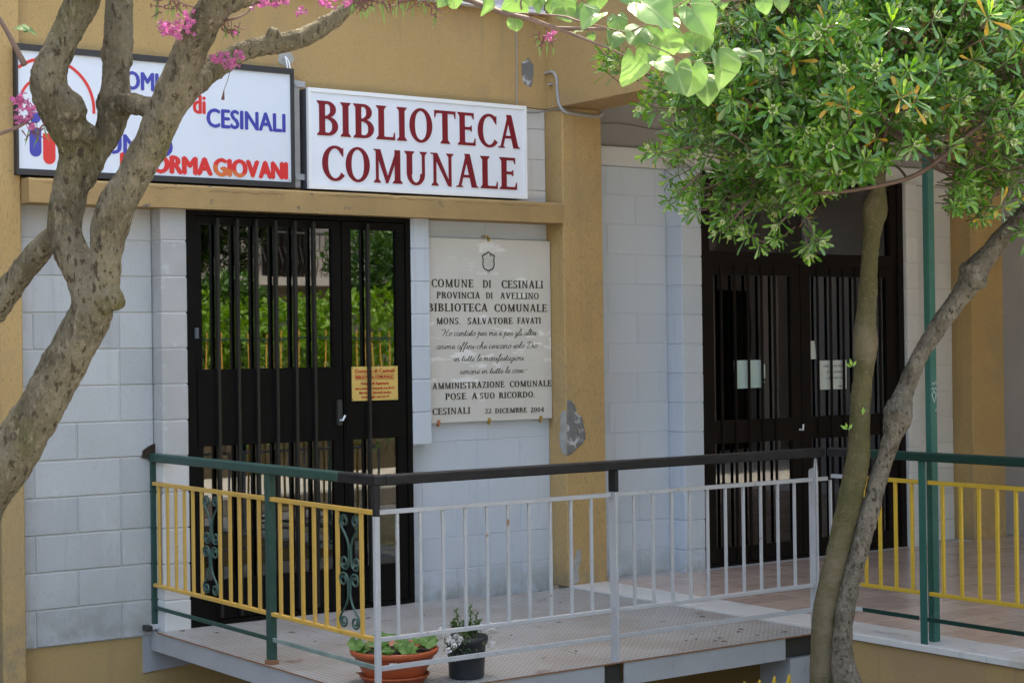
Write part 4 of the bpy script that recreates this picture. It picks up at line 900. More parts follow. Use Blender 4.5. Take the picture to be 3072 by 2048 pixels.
for i in range(34):
    a = random.uniform(0, 6.28); rr = .185*math.sqrt(random.random()); r_ = random.uniform(.022, .042)
    c = (cx_+rr*math.cos(a), cy_+rr*math.sin(a), .165+random.uniform(0, .028))
    mb = MB(); leaf_disc(mb, c, r_, (random.uniform(-.5, .5), random.uniform(-.9, .1), 1), .1)
    mb.tube([c, ((c[0]+cx_)/2, (c[1]+cy_)/2, .145)], .0015, 5); mb.build('leaf', M['gerleaf'], pb, True, keep=True)
pd = empty('potted_plant', (4.44, 6.76, 0), 'dark plastic pot with a leggy herb and white flowers spilling over its rim', 'potted plant')
cx2, cy2 = 4.53, 6.765
MB().lathe([(0, 0), (.078, 0), (.082, .01), (.092, .16), (.100, .162), (.104, .192), (.099, .195), (.092, .17), (0, .165)], (cx2, cy2, 0), 40).build('pot', M['pot_dark'], pd, True)
MB().lathe([(.093, .172), (.04, .18), (0, .182)], (cx2, cy2, 0), 24).build('soil', M['soil'], pd)
def blade(mb, p, d, ln, wd, droop=.2):
    d = Vector(d).normalized(); s_ = d.cross(Vector((0, 0, 1)));
    if s_.length < .1: s_ = Vector((1, 0, 0))
    s_.normalize(); n_ = s_.cross(d); p = Vector(p); m_ = p+d*ln*.55+n_*ln*.05; e = p+d*ln-Vector((0, 0, ln*droop))
    mb.add([p, m_+s_*wd/2, m_-s_*wd/2, e, p+d*ln*.25+s_*wd*.35, p+d*ln*.25-s_*wd*.35], [(0, 4, 5), (4, 1, 2, 5), (1, 3, 2)])
hb = MB(); st = MB()
for i in range(17):
    a = random.uniform(0, 6.28); b0 = Vector((cx2+.04*math.cos(a), cy2+.04*math.sin(a), .175)); lean = Vector((random.uniform(-.4, .45), random.uniform(-.3, .3), 1)).normalized()
    H = random.uniform(.05, .11) if i > 2 else random.uniform(.13, .16); pts = [b0+lean*H*t+Vector((.02*math.sin(t*3+i), 0, 0)) for t in (0, .35, .7, 1)]
    st.tube(pts, .0022, 5)
    for k in range(24):
        t = .25+.75*k/24; p = b0+lean*H*t+Vector((.02*math.sin(t*3+i), 0, 0)); q = k*2.4
        blade(hb, p, (math.cos(q), math.sin(q), .7+.5*random.random()), .036*random.uniform(.6, 1.2), .010)
for i in range(420):
    a = random.uniform(0, 6.28); rr = random.uniform(.04, .15); sideL = random.random() < .6
    if sideL: a = random.uniform(2.6, 4.2)
    p = (cx2+rr*math.cos(a), cy2+rr*math.sin(a), .19+random.uniform(-.07, .04)-max(0, rr-.1)*.5)
    blade(hb, p, (math.cos(a)+random.uniform(-.7, .7), math.sin(a)+random.uniform(-.7, .7), random.uniform(-.4, .9)), random.uniform(.015, .03), .005)
o = hb.build('foliage', M['herb'], pd, keep=True); o['kind'] = 'stuff'; st.build('stem', M['herb'], pd)
def florets(mb, c, r_, n=26):
    for k in range(n):
        d = Vector((random.gauss(0, 1), random.gauss(0, 1), random.gauss(.6, .8))).normalized(); p = Vector(c)+d*r_*random.uniform(.5, 1)
        s_ = d.orthogonal().normalized(); t_ = d.cross(s_)
        for q in range(4):
            an = q*1.57+k; v = s_*math.cos(an)+t_*math.sin(an); v2 = s_*math.cos(an+.8)+t_*math.sin(an+.8); v3 = s_*math.cos(an-.8)+t_*math.sin(an-.8)
            mb.add([p, p+v2*.004+d*.001, p+v*.0062+d*.0015, p+v3*.004+d*.001], [(0, 1, 2, 3)])
for dx, dy, z in ((-.155, -.02, .235), (-.135, -.01, .24), (-.13, -.05, .20), (-.115, -.06, .185), (-.10, -.08, .178), (-.125, -.085, .17), (-.165, -.10, .155), (.105, -.04, .235), (.11, -.06, .215), (.10, -.07, .155), (-.145, -.05, .215), (-.12, -.03, .222), (-.10, -.10, .20), (-.15, -.08, .19), (-.09, -.05, .205), (.12, -.02, .20)):
    mb = MB(); florets(mb, (cx2+dx, cy2+dy, z), .017); mb.build('flower_cluster', M['white_petal'], pd, keep=True)

# ------------------------------------------------------------------ trees
def limb_mesh(limbs, vox, amp=.004, knots=(), lump=1.0):
    amp *= .95
    mb = MB()
    for L_ in limbs:
        P = [tuple(at(x, y, d))+(w_*.48/FP*d,) for x, y, w_, d in L_]
        Q = spline(P, 5); mb.tube([q[:3] for q in Q], [max(.004, q[3]) for q in Q], 16)
    for (x, y, w_, d) in knots:
        c = at(x, y, d); bm = bmesh.new(); bmesh.ops.create_icosphere(bm, subdivisions=3, radius=w_/2/FP*d)
        for v in bm.verts: v.co *= 1+.25*noise.noise(v.co*25)
        bm.verts.index_update(); mb.add([c+v.co for v in bm.verts], [[v.index for v in f.verts] for f in bm.faces]); bm.free()
    me = mb.mesh('t'); ob = bpy.data.objects.new('t', me); C.objects.link(ob)
    r_ = ob.modifiers.new('r', 'REMESH'); r_.mode = 'VOXEL'; r_.voxel_size = vox
    s_ = ob.modifiers.new('s', 'SMOOTH'); s_.iterations = 5; s_.factor = .6
    bpy.context.view_layer.update(); dg_ = bpy.context.evaluated_depsgraph_get()
    out = bpy.data.meshes.new_from_object(ob.evaluated_get(dg_)); bpy.data.objects.remove(ob)
    nv = len(out.vertices); co = np.empty(nv*3, np.float32); no = np.empty(nv*3, np.float32)
    out.vertices.foreach_get('co', co); out.vertices.foreach_get('normal', no); co = co.reshape(-1, 3); no = no.reshape(-1, 3)
    ks = np.array([noise.noise(Vector((x*9, y*9, z*6)))*.95+noise.noise(Vector((x*30, y*30, z*14)))*.8+.75*noise.noise(Vector((x*85, y*85, z*38)))+.35*noise.noise(Vector((x*190, y*190, z*70))) for x, y, z in co.tolist()])
    co = co+no*(amp*lump*ks)[:, None]; out.vertices.foreach_set('co', co.ravel().astype(np.float32)); out.update()
    out.polygons.foreach_set('use_smooth', [True]*len(out.polygons)); return out
# --- redbud (foreground left)
RB = empty('flowering_tree', tuple(at(-60, 1900, 4.5)*1.0)[:2]+(-.95,), 'smooth grey brown redbud tree with pink blossom and heart shaped leaves in the foreground', 'tree')
D = 4.5
L1 = [(-120,2900,215,D),(-96,2100,180,D),(-84,1750,156,D),(-70,1560,150,D),(-30,1465,155,D),(38,1362,160,D),(133,1205,140,D),(242,1000,140,D),(275,925,135,D),(262,850,118,D+.01),(215,760,108,D+.02),(196,683,104,D+.03),(205,600,112,D+.03),(219,523,108,D+.02),(222,435,108,D),(195,370,122,D-.03),(160,300,118,D-.05),(145,230,116,D-.06),(172,160,98,D-.06),(208,80,98,D-.05),(245,10,108,D-.05),(290,-80,90,D-.05),(330,-220,80,D)]
L2 = [(275,925,130,D),(312,850,100,D-.02),(318,780,104,D-.03),(328,690,118,D-.04),(355,610,118,D-.05),(403,523,108,D-.06),(452,435,108,D-.08),(490,345,110,D-.1),(527,261,118,D-.12),(562,174,110,D-.14),(600,90,104,D-.16),(645,5,96,D-.18),(690,-100,84,D-.2),(720,-260,70,D-.2)]
L2b = [(600,80,100,D-.16),(680,10,80,D-.1),(760,-15,66,D-.05),(870,-32,56,D),(1000,-70,50,D)]
L3 = [(510,375,50,D-.1),(540,305,66,D-.07),(586,256,74,D-.03),(634,212,78,D+.02),(680,182,68,D+.04),(718,158,60,D+.05),(805,133,62,D+.08),(890,122,58,D+.1),(960,86,54,D+.12),(1020,45,48,D+.14),(1090,-5,46,D+.16),(1200,-60,36,D+.1),(1330,-40,24,D-.2)]
L4 = [(258,560,44,D+.02),(290,480,62,D+.03),(318,420,78,D+.04),(334,360,92,D+.05),(346,300,92,D+.06),(347,218,86,D+.07),(354,140,92,D+.08),(356,60,88,D+.08),(358,-20,80,D+.1),(350,-140,70,D+.1)]
L4b = [(344,318,66,D+.05),(395,312,64,D),(450,325,66,D-.05),(490,345,60,D-.08)]
L5 = [(215,640,66,D+.04),(180,690,72,D+.06),(130,742,78,D+.08),(80,800,80,D+.1),(26,868,84,D+.12),(-40,950,88,D+.14),(-160,1060,80,D+.2)]
tm_ = limb_mesh([L1, L2, L2b, L3, L4, L4b, L5], .008, .0042, knots=[(208,318,105,D-.05),(340,312,104,D+.06),(330,890,92,D-.03),(262,400,70,D-.03),(815,98,40,D+.06),(350,170,95,D+.08)], lump=1.2)
link('trunk', tm_, RB, M['bark'])
# thin limbs
def twig(pts, parent, name='branch', m='twig', k=5):
    P = [tuple(at(x, y, d))+(w_/2/FP*d,) for x, y, w_, d in pts]; Q = spline(P, k)
    return MB().tube([q[:3] for q in Q], [max(.0008, q[3]) for q in Q], 7).build(name, M[m], parent, True)
twig([(-60,-20,14,D-.1),(0,60,14,D-.1),(40,130,16,D-.1),(74,196,20,D-.1)], RB)
twig([(-60,425,10,D-.2),(0,402,12,D-.2),(60,378,11,D-.2),(100,350,8,D-.2)], RB)
LD = 4.0
twig([(1300,-25,20,LD+.2),(1394,-4,19,LD+.15),(1455,18,18,LD+.1),(1516,41,17,LD+.05),(1580,55,15,LD),(1634,74,14,LD),(1690,92,12,LD),(1742,113,10,LD-.02),(1790,132,8,LD-.04),(1835,150,7,LD-.05),(1890,177,6,LD-.05)], RB)
twig([(1516,41,8,LD+.05),(1590,42,7,LD),(1655,46,6,LD-.05),(1700,52,7,LD-.07),(1742,66,6,LD-.1),(1800,80,5,LD-.1),(1877,97,5,LD-.1),(1920,82,5,LD-.12),(1960,61,5,LD-.12),(2010,32,5,LD-.1),(2060,0,4,LD-.1)], RB)
twig([(1660,84,10,LD),(1703,86,12,LD),(1760,88,11,LD),(1820,88,9,LD),(1880,95,6,LD)], RB)
twig([(1880,95,5,LD),(1930,125,4,LD-.03),(1985,150,4,LD-.05),(2040,175,4,LD-.05),(2130,190,4,LD-.05),(2240,170,3,LD)], RB)
twig([(2060,15,10,LD),(2130,6,10,LD),(2200,0,9,LD),(2300,-10,8,LD)], RB)
twig([(1565,30,6,LD),(1562,10,6,LD),(1570,-15,5,LD)], RB)
twig([(640,60,10,D-.1),(690,60,8,D-.15),(740,40,6,D-.15),(760,10,5,D-.15)], RB)
twig([(500,-20,6,D-.25),(545,10,6,D-.25),(590,25,5,D-.2)], RB)
# heart leaves
def heart_mesh(seed, fold, curl):
    rs = random.Random(seed); n = 28; V = [(0, 0, 0)]; rings = (.35, .7, 1.0)
    def rad(q):                        # q = 0 at the tip, pi at the stalk notch
        q = abs(q); return .56+.10*math.cos(q)+.16*max(0, 1-q/.55)**1.4+.06*math.cos(2*q)+.10*math.sin(q)**2-(.34*max(0, 1-(math.pi-q)/.42)**1.5)
    for k in rings:
        for j in range(n):
            q = -math.pi+2*math.pi*j/n; r_ = rad(q)*k; x = r_*math.sin(q); y = r_*math.cos(q)+.42
            z = fold*abs(x)*1.0+curl*(y-.42)**2+.035*math.sin(q*5+seed)*k*k
            V.append((x, y, z))
    V[0] = (0, .42, 0)
    F = [(0, 1+j, 1+(j+1) % n) for j in range(n)]
    for r_ in range(2): F += [(1+r_*n+j, 1+(r_+1)*n+j, 1+(r_+1)*n+(j+1) % n, 1+r_*n+(j+1) % n) for j in range(n)]
    me = bpy.data.meshes.new('heart_leaf'); me.from_pydata(V, [], F); me.materials.append(M['heart']); me.polygons.foreach_set('use_smooth', [True]*len(F)); return me
hearts = [heart_mesh(i, f_, c_) for i, (f_, c_) in enumerate(((.25, -.35), (.5, -.5), (.1, -.7), (-.2, -.5), (.35, .2), (.7, -.2)))]
def heart_leaf(px, py, size, d, tip, face, k, parent=RB, stalk=True):
    """size in photo pixels; tip = direction of the tip in the picture (degrees, 0 right, -90 down); face = tilt pair"""
    c = at(px, py, d); s_ = size/FP*d/1.36
    ty_ = (rgt*math.cos(R(tip))+upv*math.sin(R(tip))); hh = (math.sin(px*12.9898+py*78.233)*43758.5) % 1; h2 = (math.sin(px*3.1+py*7.7)*1543.5) % 1
    nrm = (-fwd+rgt*(face[0]*1.3+(hh-.5)*.9)+upv*(face[1]*1.3+(h2-.35)*1.1)).normalized()
    ty_ = (ty_-nrm*ty_.dot(nrm)).normalized(); tx_ = ty_.cross(nrm)
    m4 = Matrix((tx_, ty_, nrm)).transposed().to_4x4()
    m4 = Matrix.Translation(c-ty_*.42*s_) @ m4 @ Matrix.Scale(s_, 4)
    o = bpy.data.objects.new('leaf', hearts[k % len(hearts)]); C.objects.link(o); o.parent = parent
    o.matrix_world = Matrix.Translation(-base(parent)) @ m4; o.matrix_basis = Matrix.Translation(-base(parent)) @ m4
    return o
HL = [(2161,187,128,LD-.05,-75,(.5,.1),1),(2074,218,118,LD-.1,-100,(-.3,-.1),0),(2118,246,100,LD,-85,(.1,.4),2),(2087,40,130,LD-.08,-55,(.3,.3),0),(2262,172,80,LD,-35,(.6,.6),1),(2225,158,58,LD,150,(0,.9),3),
 (2292,6,60,LD,-80,(0,.1),0),(2340,0,60,LD,-80,(.3,.1),0),(1943,22,150,LD-.15,-50,(-.1,.8),0),(1786,46,92,LD-.12,-125,(.2,.5),1),(1925,88,104,LD-.1,-120,(.5,.6),3),(1905,190,128,LD-.05,-80,(.9,-.1),2),
 (1982,190,86,LD-.1,-60,(-.2,.5),0),(2034,225,100,LD-.12,-70,(-.1,.2),0),(1995,115,120,LD-.02,-70,(.2,-.3),2),(1938,112,92,LD,-60,(0,-.4),0),(1690,14,88,LD-.02,-70,(-.1,-.2),0),(1655,6,62,LD,-80,(.3,-.3),1),
 (1625,0,64,LD,-110,(-.4,-.1),0),(1546,20,92,LD+.05,-95,(.1,-.5),2),(1545,62,56,LD+.08,-88,(0,-.6),4),(1456,10,66,LD,-70,(.7,-.1),1),(1362,0,54,LD+.05,-60,(.3,-.2),0),(1330,-5,50,LD+.05,-120,(.3,-.2),0),
 (1738,28,56,LD,-85,(-.3,-.1),4),(1773,108,32,LD,-90,(.1,.1),0),(1840,108,74,LD-.1,-110,(.4,.5),1),(1852,62,70,LD-.06,-80,(-.2,.3),0),(1700,-10,66,LD,-60,(0,0),0),(1590,-25,70,LD,-90,(0,0),0),
 (2020,-20,110,LD,-60,(.2,.3),0),(2160,-30,90,LD,-80,(.2,.3),0),(1880,-30,100,LD,-70,(.2,.3),0),(2000,70,90,LD+.03,-100,(.4,.2),4),(2060,130,80,LD+.03,-40,(-.4,.1),4),(1960,160,70,LD+.04,-90,(0,.2),0),
 (1790,-20,80,LD,-90,(0,.2),3),(1745,92,40,LD+.03,175,(0,.8),0),(2110,110,70,LD+.04,-90,(.3,.1),4),(60,78,46,D-.15,-30,(.2,.9),3),(85,98,42,D-.15,20,(.1,.8),1)]
for i, (x, y, s_, d, tp, fc, k) in enumerate(HL): heart_leaf(x, y, s_, d, tp, fc, k)
for i in range(150):       # the crown above the picture, thinly set
    x = random.uniform(-500, 2500); y = random.uniform(-1500, -110); heart_leaf(x, y, random.uniform(70, 120), random.uniform(3.6, 5.2), random.uniform(-130, -50), (random.uniform(-.6, .6), random.uniform(-.2, .8)), i)
for i in range(9):
    x = -200+i*300; twig([(500+i*60, -200, 30, 4.5), ((500+x)/2+i*30, -600, 20, 4.4), (x, -1100, 12, 4.3), (x+60, -1500, 6, 4.3)], RB)
# blossom clusters
def blossom(px, py, rx, ry, d, n, parent):
    mb = MB(); sc = d/FP
    for k in range(n):
        p = at(px+random.gauss(0, rx*.5), py+random.gauss(0, ry*.5), d+random.uniform(-.03, .03)); ax_ = Vector((random.gauss(0, 1), random.gauss(0, 1), random.gauss(0, 1))).normalized()
        a = ax_.orthogonal().normalized(); b = ax_.cross(a); s_ = random.uniform(.0045, .0072)
        for q in range(5):
            an = q*1.2566+k; v = a*math.cos(an)+b*math.sin(an); u_ = ax_.cross(v)
            mb.add([p, p+v*s_*.7+u_*s_*.5+ax_*s_*.5, p+v*s_*1.3+ax_*s_*.9, p+v*s_*.7-u_*s_*.5+ax_*s_*.5], [(0, 1, 2, 3)])
        mb.tube([p-ax_*s_*.2, p-ax_*s_*1.6], [.0025, .001], 5)
    o = mb.build('blossom_cluster', M['pink'], parent, keep=True, mats=None); return o
for a in ((505,80,38,26,D-.22,30),(560,66,26,30,D-.22,22),(520,100,28,14,D-.22,14),(652,178,34,16,D-.15,22),(690,190,20,22,D-.15,14),(718,166,14,14,D-.15,8),(62,305,26,20,D-.22,18),(90,335,24,26,D-.22,18),(66,365,20,16,D-.22,10),(100,375,14,16,D-.22,7),
          (800,8,34,20,D-.2,20),(850,2,26,14,D-.2,12),(905,40,14,12,D-.2,7),(978,8,26,22,D-.2,18),(1035,8,12,14,D-.2,6),(712,98,14,10,D-.15,5),(1650,108,18,14,LD+.05,9)): blossom(*a, RB)
def pods(px, py, rx, n, d, parent):
    mb = MB(); mb2 = MB()
    for k in range(n):
        x = px+random.uniform(-rx, rx); y = py+random.uniform(-20, 14); L_ = random.uniform(35, 75); bend = random.uniform(-22, 22); p0 = at(x, y, d); p1 = at(x+bend*.4, y+L_*.5, d); p2 = at(x+bend, y+L_, d)
        wd = 5.5/FP*d; n_ = rgt
        mb.add([p0-n_*wd*.2, p0+n_*wd*.2, p1+n_*wd*.5, p1-n_*wd*.5, p2], [(0, 1, 2, 3), (3, 2, 4)])
        mb2.tube([p0, at(x+random.uniform(-8, 8), y-16, d)], .0009, 4)
        for _ in range(2): mb2.tube([at(x+random.uniform(-22, 22), y+random.uniform(-12, 20), d), at(x+random.uniform(-26, 26), y+random.uniform(0, 34), d)], [.0022, .001], 5)
    mb.build('seed_pod', M['pod'], parent, keep=True)['kind'] = 'stuff'; mb2.build('pod_stalk', M['calyx'], parent)['kind'] = 'stuff'
pods(1180, 2, 140, 20, D-.1, RB); pods(1100, -6, 60, 8, D-.1, RB); pods(505, 14, 40, 9, D-.2, RB); pods(700, 70, 30, 6, D-.15, RB); pods(1300, 20, 12, 3, D-.1, RB); pods(1625, 110, 40, 5, LD+.05, RB); pods(100, 385, 30, 5, D-.2, RB)
MB().tube([at(690, 215, D-.1), at(682, 245, D-.1), at(672, 270, D-.1)], .0009, 5).tube([at(672, 270, D-.1), at(669, 300, D-.1)], [.001, .005], 5).build('dry_pod', M['calyx'], RB)

# --- evergreen (right)
EV = empty('evergreen_tree', tuple(at(2500, 2200, 7.4))[:2]+(-1.0,), 'two stemmed evergreen tree with glossy dark leaves in front of the porch', 'tree')
E_ = 7.5
T1 = [(2440,2900,150,E_),(2458,2200,96,E_),(2468,2048,86,E_),(2474,1888,84,E_),(2487,1780,82,E_),(2513,1671,78,E_),(2541,1540,78,E_),(2568,1410,78,E_),(2579,1330,68,E_),(2582,1205,65,E_),(2591,1110,66,E_),(2597,1030,76,E_),(2596,970,66,E_),(2603,880,57,E_),(2609,770,52,E_),(2618,690,56,E_),(2624,640,78,E_),(2628,600,72,E_),(2634,560,50,E_),(2636,480,48,E_),(2630,400,40,E_),(2600,280,30,E_),(2560,150,22,E_),(2500,0,14,E_)]
T2 = [(2570,2900,110,E_-.05),(2548,2200,72,E_-.05),(2538,2060,88,E_-.06),(2528,1990,74,E_-.06),(2530,1888,62,E_-.06),(2545,1790,58,E_-.06),(2565,1700,56,E_-.05),(2596,1584,60,E_-.03),(2629,1453,58,E_),(2655,1380,56,E_),(2676,1310,62,E_-.02),(2694,1240,88,E_-.02),(2712,1180,60,E_),(2745,1100,52,E_),(2790,1015,56,E_),(2850,930,62,E_),(2900,860,72,E_),(2935,800,78,E_),(2968,760,62,E_),(3010,710,60,E_),(3060,655,56,E_),(3140,540,44,E_),(3180,380,32,E_),(3160,200,22,E_),(3120,0,14,E_)]
o = link('stem', limb_mesh([T1], .009, .004, knots=[(2625,625,66,E_)]), EV, M['bark_moss']); o['label'] = 'straighter olive brown mossy stem'
o = link('stem', limb_mesh([T2], .008, .0055, knots=[(2694,1248,82,E_-.03),(2922,815,84,E_),(2930,840,60,E_-.03),(2540,2040,86,E_-.07)], lump=1.0), EV, M['bark_grey']); o['label'] = 'leaning grey stem with pruning knots'
bz = [(3090,360,22),(2984,357,20),(2919,392,18),(2854,448,17),(2788,501,16),(2723,535,14),(2636,557,13),(2527,575,11),(2440,579,8)]
twig([(x, y, w_, E_-.3) for x, y, w_ in bz], EV, 'branch', 'twig')
twig([(2720,535,9,E_-.3),(2690,500,7,E_-.2),(2600,440,6,E_-.1),(2500,400,4,E_)], EV)
twig([(2640,450,12,E_),(2560,400,10,E_),(2400,330,8,E_-.2),(2250,300,6,E_-.3)], EV)
hubs = [(2634,470,E_), (2636,420,E_), (3150,500,E_), (2610,320,E_)]
poly = [(2150,-450),(2120,60),(2130,150),(2100,240),(2040,250),(1985,280),(1965,340),(2010,410),(1970,455),(1975,495),(2025,530),(2060,580),(2120,610),(2165,650),(2220,665),(2290,645),(2340,650),(2370,620),(2430,610),(2440,580),(2500,550),(2600,515),(2660,500),(2700,450),(2790,430),(2870,450),(2870,530),(2840,590),(2880,630),(2930,600),(2990,620),(3060,700),(3120,730),(3200,560),(3290,330),(3330,60),(3260,-220),(3100,-420),(2700,-520),(2400,-500)]
def inside(x, y):
    c = False; n = len(poly); j = n-1
    for i in range(n):
        xi, yi = poly[i]; xj, yj = poly[j]
        if (yi > y) != (yj > y) and x < (xj-xi)*(y-yi)/(yj-yi)+xi: c = not c
        j = i
    return c
# leaf whorls: twelve leaves round a shoot tip
def whorl_mesh(seed, young=.25, yellow=0):
    rs = random.Random(seed); mb = MB(); n = rs.randint(10, 15)
    for k in range(n):
        az = k*2.399+rs.uniform(-.3, .3); el = R(8+62*(k/n)+rs.uniform(-10, 10)); ln = rs.uniform(.050, .080)*(1-.35*k/n); wd = ln*rs.uniform(.17, .245); z0 = .035*(k/n)
        d = Vector((math.cos(az)*math.cos(el), math.sin(az)*math.cos(el), math.sin(el))); s_ = Vector((-math.sin(az), math.cos(az), 0)); n_ = s_.cross(d)*-1; b0 = Vector((0, 0, z0))
        prof = ((.0, .08), (.3, .32), (.62, .82), (.82, 1.0), (.95, .7), (1.0, .15)); V = []
        dr = rs.uniform(-.02, .12)
        for t, w_ in prof:
            c = b0+d*ln*t-Vector((0, 0, 1))*ln*dr*t*t*1.5; V += [c+s_*wd/2*w_+n_*wd*.14*w_, c, c-s_*wd/2*w_+n_*wd*.14*w_]
        F = []
        for i in range(5): F += [(3*i, 3*i+1, 3*i+4, 3*i+3), (3*i+1, 3*i+2, 3*i+5, 3*i+4)]
        mb.cur = 1 if (k > n*(1-young)) else 0
        if yellow and k < yellow: mb.cur = 2
        mb.add(V, F)
    mb.cur = 3; mb.tube([(0, 0, -.06), (0, 0, .03)], [.0025, .0015], 5)
    if seed % 3 == 0:
        mb.cur = 4
        for k in range(9):
            a = k*2.4; mb.tube([(.006*math.cos(a), .006*math.sin(a), .035), (.011*math.cos(a), .011*math.sin(a), .05)], [.0018, .0028], 4)
    me = mb.raw('leaf_whorl')
    for m in ('leaf', 'leaf_young', 'leaf_yellow', 'twig', 'bud'): me.materials.append(M[m])
    me.polygons.foreach_set('use_smooth', [True]*len(me.polygons)); return me
WH = [whorl_mesh(i, .25 if i % 2 else .4) for i in range(8)]+[whorl_mesh(20, .2, 3), whorl_mesh(21, .2, 2)]
cen = at(2560, 60, 7.6); spots = []
def place(px, py, d):
    p = at(px, py, d); out = (p-cen); out.z *= 1.4; out = out.normalized()
    ax_ = (out*1.0+Vector((0, 0, .75))+Vector((random.gauss(0, .35), random.gauss(0, .35), random.gauss(0, .3)))).normalized(); spots.append((p, ax_, random.uniform(.95, 1.5)))
tries = 0; clump = [(random.uniform(1950, 3290), random.uniform(-480, 760), random.uniform(6.7, 8.4)) for _ in range(150)]
while len(spots) < 4300 and tries < 60000:
    tries += 1
    if random.random() < .72:
        c = random.choice(clump); x, y, d = random.gauss(c[0], 52), random.gauss(c[1], 42), random.gauss(c[2], .11)
    else: x, y, d = random.uniform(1930, 3330), random.uniform(-450, 780), random.uniform(6.7, 8.4)
    if not inside(x, y): continue
    e = min((abs(x-2600)/720)**2+((y-40)/640)**2, 1.0); hw = .95*math.sqrt(max(.05, 1-e*.9))
    if abs(d-7.55) > hw: continue
    place(x, y, d)
for (x, y, rx, ry, n) in ((1850,200,22,40,6),(1990,265,20,30,4),(2400,720,60,12,4),(2250,700,30,14,2),(2100,640,30,20,2),(2880,560,30,60,8),(2960,640,40,20,5),(2860,610,18,18,3)):
    for k in range(n): place(x+random.uniform(-rx, rx), y+random.uniform(-ry, ry), 7.2+random.uniform(-.1, .1))
def spray(pts, n, parent=None):
    P = [at(x, y, d) for x, y, d in pts]; Q = [Vector(q) for q in spline([tuple(p) for p in P], 6)]
    MB().tube(Q, [.005*(1-.6*k/(len(Q)-1)) for k in range(len(Q))], 5).build('branch', M['twig'], EV, True)
    for k in range(n):
        q = Q[int((len(Q)-1)*(k+1)/n)]; d_ = (Q[-1]-Q[0]).normalized()
        spots.append((q+Vector((random.gauss(0, .012), random.gauss(0, .012), random.gauss(0, .012))), (d_+Vector((random.gauss(0, .4), random.gauss(0, .4), random.gauss(.15, .35)))).normalized(), random.uniform(.75, 1.2)))
for pts, n in (([(2420,560,7.1),(2350,660,7.0),(2290,725,6.95)], 5), ([(2400,600,7.1),(2430,670,7.05),(2440,715,7.0)], 3), ([(2250,600,7.1),(2200,660,7.0),(2165,700,7.0)], 4), ([(2060,330,7.1),(1990,325,7.0),(1945,310,7.0)], 3),
               ([(2080,440,7.1),(2000,455,7.0),(1945,462,7.0)], 4), ([(2100,520,7.1),(2050,570,7.0),(2010,600,7.0)], 4), ([(2920,420,7.3),(2890,520,7.3),(2868,600,7.3)], 5), ([(3000,560,7.3),(2960,620,7.3),(2930,650,7.3)], 3), ([(2010,250,7.2),(1920,215,7.1),(1860,200,7.1)], 4)): spray(pts, n)
for x, y in ((2512,300),(2545,325),(2700,300),(2738,312),(2960,60),(2480,90)):
    spots.append((at(x, y, 6.62), (-fwd+Vector((random.gauss(0, .3), random.gauss(0, .3), .5))).normalized(), 1.35, 8))
def whorl_matrix(p, ax_, s_):
    a = ax_.orthogonal().normalized(); q = random.uniform(0, 6.28); b = ax_.cross(a); a2 = a*math.cos(q)+b*math.sin(q); b2 = ax_.cross(a2)
    return Matrix.Translation(p) @ Matrix((a2, b2, ax_)).transposed().to_4x4() @ Matrix.Scale(s_, 4)
spots.sort(key=lambda s_: (s_[0]-EYE).dot(fwd)+(.0 if True else 0))
vis = [s_ for s_ in spots if 0 < 1024-FP*((s_[0]-EYE).dot(upv))/((s_[0]-EYE).dot(fwd)) < 2048 and 1536+FP*((s_[0]-EYE).dot(rgt))/((s_[0]-EYE).dot(fwd)) < 3072][:290]
vs = set(id(v) for v in vis); bE = base(EV)
for i, sp_ in enumerate(vis):
    p, ax_, s_ = sp_[:3]; k = sp_[3] if len(sp_) > 3 else (random.randrange(8) if random.random() > .07 else random.choice((8, 9)))
    o = bpy.data.objects.new('leaf_whorl', WH[k]); C.objects.link(o); o.parent = EV; o.matrix_basis = Matrix.Translation(-bE) @ whorl_matrix(p, ax_, s_)
VV = []; FF = []; MM = []; off = 0
tmpl = []
for me in WH:
    v = np.empty(len(me.vertices)*3, np.float32); me.vertices.foreach_get('co', v); tmpl.append((v.reshape(-1, 3), [tuple(p.vertices) for p in me.polygons], [p.material_index for p in me.polygons]))
for s_ in spots:
    if id(s_) in vs: continue
    k = random.randrange(8) if random.random() > .05 else random.choice((8, 9)); v, f_, m_ = tmpl[k]; W4 = np.array(whorl_matrix(*s_[:3]))
    VV.append(v @ W4[:3, :3].T+W4[:3, 3]); FF += [tuple(i+off for i in q) for q in f_]; MM += m_; off += len(v)
me = bpy.data.meshes.new('foliage'); me.from_pydata(np.concatenate(VV).tolist(), [], FF); me.polygons.foreach_set('material_index', MM); me.polygons.foreach_set('use_smooth', [True]*len(FF))
for m in ('leaf', 'leaf_young', 'leaf_yellow', 'twig', 'bud'): me.materials.append(M[m])
fo = link('foliage', me, EV); fo['kind'] = 'stuff'
